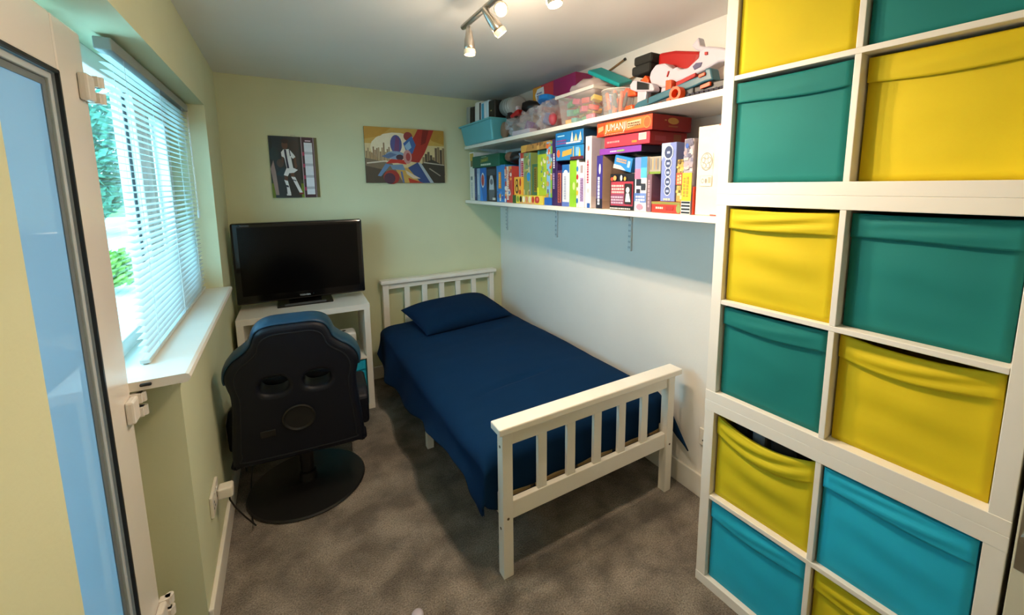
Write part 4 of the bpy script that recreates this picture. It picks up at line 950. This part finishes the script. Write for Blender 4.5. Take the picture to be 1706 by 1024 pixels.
# soft black pouch on the boxes
t = thing('fabric_pouch', 'black and brown soft pouch lying on the boxes under the upper shelf', 'pouch', (1.81, -0.765, ZS+0.2725), group=None)
def blob(bm, c, r, n=3, amp=0.18, fr=2.2, seed=0.0):
    b2 = bmesh.new(); bmesh.ops.create_icosphere(b2, subdivisions=n, radius=1)
    mp = {}
    for v in b2.verts:
        k = 1+amp*noise.noise(v.co*fr+Vector((seed, seed*2, 0)))
        p = Vector((v.co.x*r[0]*k, v.co.y*r[1]*k, max(v.co.z*r[2]*k, -r[2])))+Vector(c)
        mp[v] = bm.verts.new(p)
    for f in b2.faces: bm.faces.new([mp[v] for v in f.verts])
    b2.free()
bm = bmesh.new(); blob(bm, (0, -0.01, 0.048), (0.07, 0.095, 0.046), seed=2); obj('pouch_body', bm, M_BLACK, t, smooth=True)
bm = bmesh.new(); blob(bm, (-0.045, 0.035, 0.055), (0.04, 0.05, 0.036), 2, seed=5); obj('flap', bm, mat('brown_suede', '#6b5340', 0.8), t, smooth=True)

# ------------------------------------------------------------------ things on the upper shelf
ZU = 1.9005
# turquoise tub
t = thing('storage_tub', 'turquoise plastic tub at the window end of the upper shelf', 'tub', (1.82, -0.335, ZU), group=None)
def taper_tub(name, m, par, bx0, bx1, by0, by1, h, fl, th=0.003, rim=0.012, rim_m=None, rim_h=0.012):
    bm = bmesh.new()
    lo = [(bx0, by0), (bx1, by0), (bx1, by1), (bx0, by1)]
    hi = [(bx0-fl, by0-fl), (bx1+fl, by0-fl), (bx1+fl, by1+fl), (bx0-fl, by1+fl)]
    A = [bm.verts.new((x, y, 0)) for x, y in lo]; B = [bm.verts.new((x, y, h)) for x, y in hi]
    bm.faces.new(A)
    for i in range(4): bm.faces.new((A[i], A[(i+1) % 4], B[(i+1) % 4], B[i]))
    o = obj(name, bm, m, par, bevel=0.012, bseg=3, solid=0)
    bm = bmesh.new()
    x0, x1, y0, y1 = bx0-fl, bx1+fl, by0-fl, by1+fl
    r = rim
    for a in ((x0-r, x1+r, y0-r, y0), (x0-r, x1+r, y1, y1+r), (x0-r, x0, y0, y1), (x1, x1+r, y0, y1)): box(bm, *a, h-rim_h, h+0.002)
    obj('rim', bm, rim_m or m, par, bevel=0.003)
    return o
taper_tub('tub_body', M_TURQ, t, -0.135, 0.165, -0.27, 0.27, 0.155, 0.026)
tubz = ZU+0.1
def item(name, label, cat, loc, rot=(0, 0, 0), group=None): return thing(name, label, cat, loc, rot=rot, group=group)
t = item('radio', 'grey and black boxy gadget standing in the turquoise tub, nearest the back wall', 'gadget', (1.755, -0.115, ZU+0.008), (0.06, 0, 0.06))
bx('casing', mat('grey_plastic', '#a5a8a0', 0.4), t, -0.05, 0.05, -0.002, 0.065, 0.0, 0.305, bevel=0.01)
bx('dark_front', M_BLACK, t, -0.052, 0.05, -0.092, -0.003, 0.0, 0.30, bevel=0.014)
t = item('console_dock', 'white rounded plastic case with a dark slot in the turquoise tub', 'gadget', (1.765, -0.295, ZU+0.008), (0.04, 0, 0.06))
bx('casing', mat('white_plastic', '#e9e6e0', 0.35), t, -0.06, 0.06, -0.062, 0.062, 0.0, 0.315, bevel=0.016, bseg=3)
bx('slot', M_BLACK, t, -0.062, -0.055, -0.048, -0.026, 0.17, 0.30, bevel=0.002)
t = item('wipes_pack', 'blue and white plastic pack standing in the turquoise tub', 'pack', (1.755, -0.434, ZU+0.008), (0.0, 0, 0.03))
bx('pack_body', mat('pale_blue_pack', '#cfe4ec', 0.35), t, -0.05, 0.05, -0.064, 0.064, 0.0, 0.298, bevel=0.014, bseg=3)
print_on('pack_print', t, lambda u, v, h: (-0.05-h, 0.064-u, v), [('r', 0.01, 0.02, 0.056, 0.282, '#3fa3cc'), ('p', [(0.056, 0.1), (0.11, 0.1), (0.08, 0.28), (0.056, 0.28)], '#e6f0f2')])
t = item('black_case', 'black square case in the turquoise tub between pack and grey roll', 'case', (1.755, -0.550, ZU+0.008), (0.0, 0, 0.03))
bx('case_body', M_BLACK, t, -0.05, 0.05, -0.050, 0.050, 0.0, 0.285, bevel=0.01)
bx('gold_badge', mat('gold_badge', '#c8b070', 0.3, metal=0.6), t, -0.052, -0.049, -0.008, 0.008, 0.205, 0.213)
t = item('grey_roll', 'grey fabric roll lying across the near end of the turquoise tub', 'roll', (1.80, -0.665, ZU+0.160))
bm = bmesh.new(); tube(bm, [(0, 0.055, 0.075), (0, 0.05, 0.075), (0, -0.14, 0.06), (0, -0.145, 0.06)], [0.05, 0.062, 0.066, 0.05], 20); obj('roll_body', bm, mat('grey_fabric', '#9b9a94', 0.85, 0.1), t, smooth=True)
for k in range(3):
    bm = bmesh.new(); tube(bm, [(0, -0.02-0.035*k, 0.071), (0, -0.028-0.035*k, 0.0705)], 0.0675, 20, caps=False); obj('band', bm, mat('pale_band', '#c2c2bc', 0.7), t, smooth=True)

# bagged toys
M_RED = mat('red_plastic', '#a8120c', 0.4, 0.05); M_ORANGE = mat('orange_plastic', '#f0541c', 0.45, 0.05)
M_WPL = mat('white_toy_plastic', '#bdb6c0', 0.4, 0.03); M_GREYTEAL = mat('grey_teal_plastic', '#2f5d6b', 0.4, 0.05)
M_DGREY = mat('dark_grey_plastic', '#343b3f', 0.45, 0.06); M_PURP = mat('purple_plastic', '#7a3a88', 0.4)
def bag(label, loc, r, seed, items):
    t = thing('plastic_bag', label, 'bag', loc, group='plastic bags of toys on the upper shelf')
    bm = bmesh.new(); blob(bm, (0, 0, r[2]), r, 4, 0.42, 3.0, seed)
    obj('bag_film', bm, M_BAG, t, smooth=False)
    bm = bmesh.new(); tube(bm, [(0, 0, r[2]*1.7), (0.008, 0.01, r[2]*1.95), (0.0, 0.0, r[2]*2.15)], [0.03, 0.012, 0.028], 9, caps=False); obj('bag_neck', bm, M_BAG, t)
    return t
bag('milky plastic bag of bits beside the turquoise tub', (1.83, -0.775, ZU), (0.10, 0.085, 0.075), 1.0, 0)
bag('milky plastic bag with purple pieces in the middle of the clutter', (1.83, -0.985, ZU), (0.11, 0.10, 0.085), 4.0, 0)
bag('clear plastic bag with red and blue toys next to the block tub', (1.84, -1.185, ZU), (0.11, 0.085, 0.10), 7.0, 0)
def small(name, label, cat, loc, m, dims, rot=(0, 0, 0), bevel=0.006, group='loose toys among the bags'):
    t = thing(name, label, cat, loc, rot=rot, group=group)
    a, b, c = dims
    bx('toy_body', m, t, -a/2, a/2, -b/2, b/2, 0, c, bevel=bevel, bseg=2)
    return t
def ball(name, label, cat, loc, m, r, seed=0, amp=0.1, group='loose toys among the bags'):
    t = thing(name, label, cat, loc, group=group)
    bm = bmesh.new(); blob(bm, (0, 0, r[2]), r, 2, amp, 2.0, seed); obj('toy_body', bm, m, t, smooth=True)
    return t
small('white_case', 'flat white plastic case at the shelf edge in front of the bags', 'case', (1.735, -0.99, ZU), M_WPL, (0.06, 0.22, 0.028), (0, 0, 0.04), 0.006)
ball('plush_toy', 'small brown soft toy wedged beside the turquoise tub', 'toy', (1.74, -0.70, ZU), mat('brown_plush', '#7c6a58', 0.95, 0.2), (0.03, 0.045, 0.06), 2)
small('toy_brick', 'purple toy piece inside the middle plastic bag', 'toy', (1.80, -0.95, ZU+0.03), M_PURP, (0.05, 0.07, 0.06), (0.3, 0.2, 0.4))
ball('toy_figure', 'red and white toy in the clear bag by the block tub', 'toy', (1.79, -1.245, ZU+0.03), mat('red_toy', '#c24a58', 0.5), (0.025, 0.03, 0.04), 4)
small('toy_brick', 'blue toy piece in the clear bag by the block tub', 'toy', (1.80, -1.17, ZU+0.045), mat('blue_toy', '#5570b0', 0.4), (0.05, 0.06, 0.07), (0.2, 0.3, 0.2))
ball('black_hat', 'black hat heaped on the bags behind the red toy', 'hat', (1.90, -0.80, ZU+0.17), M_BLACK, (0.09, 0.14, 0.045), 6, 0.25)
ball('dark_glove', 'crumpled dark glove slumped at the near end of the turquoise tub', 'glove', (1.79, -0.735, ZU+0.125), mat('dark_red_cloth', '#2c1a1c', 0.9, 0.2), (0.05, 0.075, 0.032), 3, 0.35)
t = thing('toy_car', 'small red and white toy resting on top of the milky bag', 'toy', (1.79, -0.80, ZU+0.145), rot=(-0.35, 0, 0.3), group='loose toys among the bags')
bx('toy_body', M_RED, t, -0.03, 0.03, -0.045, 0.045, 0.0, 0.035, bevel=0.012); bx('toy_top', M_WPL, t, -0.022, 0.022, -0.04, 0.02, 0.034, 0.065, bevel=0.012)
t = thing('white_figure', 'small white pointed toy standing up behind the bags', 'toy', (1.90, -0.905, ZU+0.16), group='loose toys among the bags')
bm = bmesh.new(); tube(bm, [(0, 0, 0), (0, 0, 0.05), (0, 0.005, 0.085), (0, 0.01, 0.12)], [0.035, 0.03, 0.012, 0.003], 12); obj('toy_body', bm, M_WPL, t, smooth=True)
t = thing('blue_lid', 'bright blue round lid on the clear bag', 'lid', (1.81, -1.155, ZU+0.178), rot=(-0.12, 0.25, 0))
bm = bmesh.new(); lathe(bm, [(0.05, 0), (0.062, 0.004), (0.062, 0.030), (0.052, 0.038)], 28); obj('lid_body', bm, mat('bright_blue_plastic', '#1478c8', 0.35), t)
# yellow, red and magenta carton against the wall
t = thing('toy_carton', 'yellow red and magenta carton with a white shield, standing against the wall', 'box', (1.965, -1.02, ZU))
bx('carton', card('#8f1f5a'), t, -0.06, 0.065, -0.30, 0.20, 0.17, 0.345, bevel=0.002)
bx('carton_base', card('#b9382f'), t, -0.06, 0.065, -0.30, 0.20, 0.0, 0.17, bevel=0.002)
print_on('front_print', t, lambda u, v, h: (-0.06-h, 0.2-u, 0.19+v), [('r', 0.0, -0.1, 0.11, 0.150, '#d8982a'), ('r', 0.11, -0.1, 0.26, 0.150, '#c4383c'), ('p', [(0.03, 0.10), (0.06, 0.135), (0.14, 0.14), (0.15, 0.08), (0.13, 0.03), (0.10, 0.015), (0.06, 0.03)], '#e6e6ea')]+scribble(0.055, 0.05, 0.125, 0.115, '#5a6aa0', 4, seed=6))
# clear tub of blocks
t = thing('clear_tub', 'clear plastic tub filled with coloured toy blocks', 'tub', (1.855, -1.555, ZU), group=None)
taper_tub('tub_body', M_CLEAR, t, -0.115, 0.13, -0.145, 0.145, 0.165, 0.018, rim=0.010, rim_m=mat('frosted_rim_plastic', '#cfccc6', 0.3), rim_h=0.016)
bcols = ['#d8a02a', '#e2c23a', '#7aa83a', '#c2486a', '#d8703a', '#5aa89a', '#e2b82a', '#8fb84a', '#c43c34', '#d88f9a', '#3a8f5a', '#e8a83a']
cn = {'#d8a02a': 'amber', '#e2c23a': 'yellow', '#7aa83a': 'leaf green', '#c2486a': 'pink', '#d8703a': 'orange', '#5aa89a': 'mint', '#e2b82a': 'golden', '#8fb84a': 'apple green', '#c43c34': 'red', '#d88f9a': 'pale pink', '#3a8f5a': 'dark green', '#e8a83a': 'light orange'}
rb = random.Random(12); k = 0
LAY = ('bottom', 'middle', 'top'); ROWN = ('front', 'back'); NTH = ('first', 'second', 'third', 'last')
for lay in range(3):
    for ix in range(2):
        for iy in range(4):
            c = bcols[(k*5+lay) % 12]
            dm = [(0.050, 0.040, 0.036), (0.036, 0.052, 0.030), (0.046, 0.030, 0.040), (0.054, 0.046, 0.026)][rb.randrange(4)]
            lab = '%s toy block in clear tub, %s layer, %s row, %s from window' % (cn[c], LAY[lay], ROWN[ix], NTH[iy])
            small('toy_block', lab, 'toy block', (1.778+ix*0.085+rb.uniform(-.012, .012), -1.452-iy*0.068+rb.uniform(-.008, .008), ZU+0.008+lay*0.048), mat('block_'+c[1:], c, 0.45), dm, (rb.uniform(-.3, .3), rb.uniform(-.3, .3), rb.uniform(-.8, .8)), 0.005, 'toy blocks in the clear tub')
            k += 1
t = thing('folded_cloth', 'pale pink and grey cloth heaped on the clear tub', 'cloth', (1.875, -1.50, ZU+0.155))
bm = bmesh.new(); blob(bm, (0, 0, 0.05), (0.10, 0.14, 0.050), 3, 0.3, 2.5, 9); obj('cloth_folds', bm, mat('pale_pink_cloth', '#b3a4a2', 0.9, 0.1), t, smooth=True)
t = thing('teal_tray', 'teal plastic tray lid tilted on top of the clear tub', 'tray', (1.90, -1.63, ZU+0.235), rot=(0.50, -0.30, 0.1))
bm = bmesh.new(); box(bm, -0.055, 0.055, -0.115, 0.115, 0.0, 0.022); obj('tray_body', bm, mat('teal_plastic', '#0f9a9c', 0.4), t, bevel=0.008, bseg=3)
# clear beaker of orange darts
t = thing('clear_beaker', 'clear plastic beaker holding orange tipped foam darts', 'beaker', (1.80, -1.815, ZU))
bm = bmesh.new()
prf = [(0.066, 0.0), (0.070, 0.01), (0.082, 0.125)]
V = [[bm.verts.new((r*math.cos(2*PI*k/28), r*math.sin(2*PI*k/28), z)) for k in range(28)] for r, z in prf]
for i in range(2):
    for k in range(28): bm.faces.new((V[i][k], V[i][(k+1) % 28], V[i+1][(k+1) % 28], V[i+1][k]))
bm.faces.new(list(reversed(V[0])))
obj('beaker_wall', bm, M_CLEAR, t, smooth=True)
bm = bmesh.new(); tube(bm, [(0.082*math.cos(2*PI*k/28), 0.082*math.sin(2*PI*k/28), 0.125) for k in range(29)], 0.0025, 6, caps=False); obj('beaker_lip', bm, mat('frosted_rim_plastic', '#cfccc6', 0.3), t, smooth=True)
def dart(label, loc, rot, group, m_body, m_tip, L=0.07, r=0.0085):
    t = thing('foam_dart', label, 'foam dart', loc, rot=rot, group=group)
    bm = bmesh.new(); tube(bm, [(0, 0, 0), (0, 0, L)], r, 10); obj('foam_body', bm, m_body, t)
    bm = bmesh.new(); tube(bm, [(0, 0, L), (0, 0, L+0.008), (0, 0, L+0.012)], [r*1.05, r*1.05, r*0.6], 10); obj('dart_tip', bm, m_tip, t)
    return t
M_BLUEFOAM = mat('blue_foam', '#3a5f96', 0.9); M_OFOAM = mat('orange_foam', '#f07850', 0.9); M_GFOAM = mat('grey_foam', '#5a6a6c', 0.9)
rb = random.Random(5)
for k in range(16):
    a = k*2.4; rr_ = 0.012+0.040*((k % 8)/8)
    dart('foam dart standing in the clear beaker', (1.80+rr_*math.cos(a), -1.815+rr_*math.sin(a), ZU+0.006+(k//8)*0.035), (rb.uniform(-.22, .22), rb.uniform(-.22, .22), 0), 'foam darts in the beaker', M_OFOAM if k % 3 else M_GFOAM, M_OFOAM)
# toy blasters
def slab(name, m, par, poly, x0, x1, bevel=0.006, off=(0, 0, 0)):
    bm = bmesh.new(); prism(bm, [(y-off[1], z-off[2]) for y, z in poly], 'x', x0-off[0], x1-off[0])
    return obj(name, bm, m, par, bevel=bevel, bseg=2)
O = (1.80, -2.16, ZU)
t = thing('toy_blaster', 'long grey-teal foam dart blaster with orange muzzle lying along the shelf edge', 'toy blaster', O)
slab('receiver', M_GREYTEAL, t, [(-1.967, 1.921), (-1.993, 1.940), (-2.067, 1.950), (-2.181, 1.965), (-2.346, 1.988), (-2.345, 2.005), (-2.372, 2.002), (-2.385, 1.955), (-2.348, 1.955), (-2.288, 1.945), (-2.216, 1.938), (-2.147, 1.929), (-2.083, 1.920), (-1.994, 1.908)], 1.755, 1.805, off=O)
slab('muzzle', M_ORANGE, t, [(-1.913, 1.932), (-1.962, 1.936), (-1.972, 1.9015), (-1.917, 1.9015)], 1.75, 1.81, 0.008, off=O)
slab('lower_frame', M_DGREY, t, [(-1.985, 1.908), (-2.147, 1.926), (-2.20, 1.935), (-2.30, 1.946), (-2.30, 1.915), (-2.184, 1.9015), (-2.04, 1.9015)], 1.752, 1.80, off=O)
slab('stock', M_BLACK, t, [(-2.26, 1.945), (-2.399, 1.952), (-2.46, 1.95), (-2.46, 1.925), (-2.40, 1.918), (-2.26, 1.922)], 1.76, 1.80, off=O)
bm = bmesh.new()
n = 28
for (ra, rb_, xa, xb) in ((0.028, 0.017, 1.722, 1.752),):
    A = [[bm.verts.new((x-O[0], -2.235+r*math.cos(2*PI*k/n)-O[1], 1.9295+r*math.sin(2*PI*k/n)-O[2])) for k in range(n)] for r, x in ((ra, xb), (ra, xa), (rb_, xa), (rb_*0.9, xb))]
    for i in range(4):
        for k in range(n): bm.faces.new((A[i][k], A[i][(k+1) % n], A[(i+1) % 4][(k+1) % n], A[(i+1) % 4][k]))
obj('orange_ring', bm, M_ORANGE, t, smooth=False)
for nm, poly in (('panel', [(-2.172, 1.922), (-2.190, 1.925), (-2.190, 1.903), (-2.172, 1.903)]), ('panel', [(-2.118, 1.912), (-2.142, 1.915), (-2.142, 1.908), (-2.118, 1.905)]), ('panel', [(-2.335, 1.943), (-2.378, 1.950), (-2.378, 1.935), (-2.335, 1.930)]), ('panel', [(-2.325, 1.985), (-2.352, 1.989), (-2.352, 1.978), (-2.325, 1.974)])):
    slab(nm, M_ORANGE, t, poly, 1.747, 1.757, 0.001, off=O)
for ys in (-2.055, -2.195): slab('groove', M_DGREY, t, [(ys, 1.925), (ys, 1.968), (ys-0.007, 1.969), (ys-0.007, 1.925)], 1.7535, 1.757, 0, off=O)
# belt of purple-blue darts in front
for k in range(8):
    dart(('first second third fourth fifth sixth seventh last'.split()[k])+' dark blue foam dart in the shelf edge row, counted from the orange ring', (1.728, -2.295-k*0.021, ZU+0.0095), (0, PI/2, 0), 'row of dark blue darts on the shelf edge', mat('dark_blue_foam', '#15152c', 0.7), mat('violet_foam', '#40389a', 0.7), 0.03, 0.009)
O = (1.87, -2.16, ZU)
t = thing('toy_blaster', 'bulky white foam dart blaster with red details propped behind the grey-teal one', 'toy blaster', O)
slab('receiver', M_WPL, t, [(-1.978, 2.060), (-1.985, 2.085), (-2.015, 2.110), (-2.068, 2.104), (-2.115, 2.068), (-2.135, 2.074), (-2.151, 2.058), (-2.194, 2.054), (-2.246, 2.082), (-2.248, 2.107), (-2.279, 2.118), (-2.345, 2.096), (-2.40, 2.07), (-2.40, 2.03), (-2.342, 2.040), (-2.284, 2.026), (-2.196, 2.012), (-2.136, 2.008), (-2.10, 2.024), (-2.086, 1.998), (-2.06, 1.998), (-1.990, 2.030)], 1.84, 1.90, 0.008, off=O)
slab('carry_handle', M_WPL, t, [(-2.200, 2.142), (-2.233, 2.168), (-2.245, 2.130), (-2.275, 2.118), (-2.262, 2.098), (-2.218, 2.122)], 1.85, 1.89, 0.006, off=O)
slab('red_stripe', M_RED, t, [(-2.094, 2.062), (-2.100, 2.062), (-2.092, 2.040), (-2.086, 2.040)], 1.834, 1.842, 0.001, off=O)
slab('red_button', M_RED, t, [(-2.280, 2.094), (-2.292, 2.092), (-2.292, 2.080), (-2.280, 2.082)], 1.834, 1.842, 0.001, off=O)
slab('dark_badge', mat('dark_badge', '#4a4468', 0.4), t, [(-2.222, 2.052), (-2.238, 2.062), (-2.268, 2.058), (-2.262, 2.042), (-2.232, 2.036)], 1.837, 1.8405, 0.001, off=O)
slab('red_rail', M_RED, t, [(-2.14, 2.006), (-2.24, 2.024), (-2.24, 2.008), (-2.14, 1.985)], 1.835, 1.895, 0.003, off=O)
slab('trigger_block', M_ORANGE, t, [(-2.095, 2.022), (-2.128, 2.018), (-2.128, 1.965), (-2.095, 1.972)], 1.82, 1.87, 0.004, off=O)
slab('rear_grip', M_WPL, t, [(-2.05, 2.004), (-2.09, 2.0), (-2.085, 1.94), (-2.08, 1.9015), (-2.03, 1.9015), (-2.04, 1.96)], 1.845, 1.89, 0.006, off=O)
O = (1.86, -1.98, ZU)
t = thing('toy_blaster', 'small white and orange foam dart blaster leaning under the bulky white one', 'toy blaster', O)
slab('receiver', M_WPL, t, [(-1.892, 2.043), (-1.918, 2.059), (-2.035, 2.018), (-2.05, 1.995), (-2.045, 1.982), (-1.931, 2.002), (-1.895, 2.018)], 1.80, 1.842, 0.008, off=O)
slab('dark_window', M_BLACK, t, [(-1.945, 2.046), (-2.02, 2.020), (-2.02, 1.994), (-1.945, 2.008)], 1.796, 1.803, 0.002, off=O)
slab('muzzle', M_ORANGE, t, [(-1.848, 2.021), (-1.87, 2.034), (-1.93, 2.004), (-1.935, 1.985), (-1.855, 1.992)], 1.80, 1.845, 0.006, off=O)
slab('grip', M_WPL, t, [(-1.94, 2.003), (-2.0, 1.995), (-1.985, 1.9015), (-1.94, 1.9015)], 1.805, 1.838, 0.005, off=O)
slab('orange_block', M_ORANGE, t, [(-1.910, 2.052), (-1.950, 2.078), (-1.972, 2.052), (-1.968, 2.022)], 1.843, 1.873, 0.004, off=O)
t = thing('toy_shell', 'big red plastic toy shell standing behind the white blaster', 'toy', (1.965, -2.09, ZU))
slab('shell', M_RED, t, [(-1.968, 2.182), (-2.06, 2.170), (-2.20, 2.130), (-2.194, 2.09), (-2.15, 1.9015), (-2.0, 1.9015), (-1.966, 2.131)], 1.905, 2.02, 0.014, off=(1.965, -2.09, ZU))
t = thing('black_block', 'black foam block upper of the pair beside the red toy shell', 'foam block', (1.925, -1.905, ZU+0.241))
bx('block_body', mat('black_foam', '#22231f', 0.9), t, -0.06, 0.06, -0.058, 0.058, 0, 0.045, bevel=0.012)
t = thing('black_block', 'black foam block lower of the pair beside the red toy shell', 'foam block', (1.92, -1.90, ZU+0.195))
bx('block_body', mat('black_foam', '#22231f', 0.9), t, -0.062, 0.062, -0.06, 0.06, 0, 0.045, bevel=0.012)
t = thing('toy_crate', 'dark crate at the back of the shelf carrying the black foam blocks', 'crate', (1.93, -1.895, ZU))
bx('crate_body', mat('dark_brown_crate', '#5a4a40', 0.8), t, 0.0, 0.10, -0.065, 0.065, 0, 0.194, bevel=0.004)
# wooden rods on the wall
M_ROD = mat('brown_wood_rod', '#8a6f4a', 0.6, 0.15, 20)
for lab, a, b in (('upper thin brown rod with a dark tip leaning on the wall by the ceiling', (2.03, -1.38, 2.205), (2.034, -1.60, 2.262)), ('lower thin brown rod leaning on the wall behind the teal tray', (2.03, -1.50, 2.12), (2.034, -1.80, 2.172))):
    t = thing('wooden_rod', lab, 'rod', a, group='thin rods leaning on the wall')
    bm = bmesh.new(); tube(bm, [(0, 0, 0), tuple(Vector(b)-Vector(a))], 0.0055, 8); obj('rod_shaft', bm, M_ROD, t)
    e = Vector(b)-Vector(a); bm = bmesh.new(); tube(bm, [tuple(e), tuple(e*1.04)], 0.0075, 8); obj('rod_tip', bm, M_BLACK, t)

# ------------------------------------------------------------------ sockets, plug, cable, door edge, small thing on the carpet
M_SOCK = mat('white_socket_plastic', '#e2ddd0', 0.35, 0.02)
def socket(label, loc, rotz, w=0.146, h=0.086):
    t = thing('wall_socket', label, 'socket', loc, rotz)     # local: plate faces +x
    bx('plate', M_SOCK, t, 0.0, 0.011, -w/2, w/2, -h/2, h/2, bevel=0.003)
    for s in (-1, 1):
        bx('rocker', M_SOCK, t, 0.011, 0.0145, s*w*0.12-0.006, s*w*0.12+0.006, 0.012, 0.03, bevel=0.001)
        for dy, dz in ((0, 0.006), (-0.011, -0.014), (0.011, -0.014)):
            bx('pin_hole', M_BLACK, t, 0.0108, 0.0116, s*w*0.27+dy-0.003, s*w*0.27+dy+0.003, dz-0.006, dz+0.002)
    return t
socket('double wall socket low on the left wall with a plug in it', (0.0005, -1.515, 0.345), 0)
socket('double wall socket on the left wall behind the chair', (0.0005, -0.945, 0.36), 0)
socket('wall socket on the white wall between bed foot and cube tower', (W-0.0005, -2.28, 0.325), PI)
t = thing('plug', 'white plug pushed into the low socket on the left wall', 'plug', (0.0125, -1.472, 0.336))
bx('plug_body', M_SOCK, t, 0.0, 0.052, -0.025, 0.025, -0.027, 0.02, bevel=0.008, bseg=3)
bm = bmesh.new(); tube(bm, [(0.035, 0.0, -0.026), (0.036, 0.0, -0.05), (0.05, 0.03, -0.12), (0.075, 0.09, -0.22), (0.10, 0.14, -0.305), (0.085, 0.20, -0.331), (0.07, 0.30, -0.331), (0.06, 0.55, -0.331), (0.06, 0.75, -0.331)], 0.0032, 8)
obj('cable', bm, M_BLACK, t, smooth=True)
t = thing('plug', 'white plug in the socket behind the chair', 'plug', (0.0125, -0.985, 0.351))
bx('plug_body', M_SOCK, t, 0.0, 0.05, -0.025, 0.025, -0.027, 0.02, bevel=0.008, bseg=3)
bm = bmesh.new(); tube(bm, [(0.035, 0.0, -0.026), (0.036, 0.02, -0.07), (0.03, 0.08, -0.2), (0.035, 0.15, -0.34), (0.04, 0.3, -0.345)], 0.0032, 8); obj('cable', bm, M_BLACK, t, smooth=True)
# open room door beside the tower at the right edge of the frame (door_2)
d2o = bpy.data.objects.new('door_2', None); COL.objects.link(d2o); d2o['kind'] = 'structure'; d2o.location = (1.690, -3.2985, 0)
bm = bmesh.new(); box(bm, 0.0, 0.33, -0.02, 0.02, 0.006, 2.03); obj('door_leaf', bm, mat('white_door_paint', '#cfcab4', 0.4, 0.02), d2o, bevel=0.002)
bm = bmesh.new(); box(bm, -0.0015, 0.0, -0.006, 0.016, 0.70, 0.86); obj('latch_plate', bm, M_STEEL, d2o)
bm = bmesh.new(); tube(bm, [(-0.012, 0.006, 0.782), (0.0, 0.006, 0.782)], 0.007, 14); obj('latch_bolt', bm, M_CHROME, d2o)
t = thing('white_peg', 'small white rounded peg on the carpet at the bottom edge', 'peg', (0.640, -2.092, 0.0))
bm = bmesh.new(); lathe(bm, [(0.019, 0.001), (0.022, 0.006), (0.020, 0.014), (0.010, 0.020)], 20); obj('peg_body', bm, M_WPL, t, smooth=True)
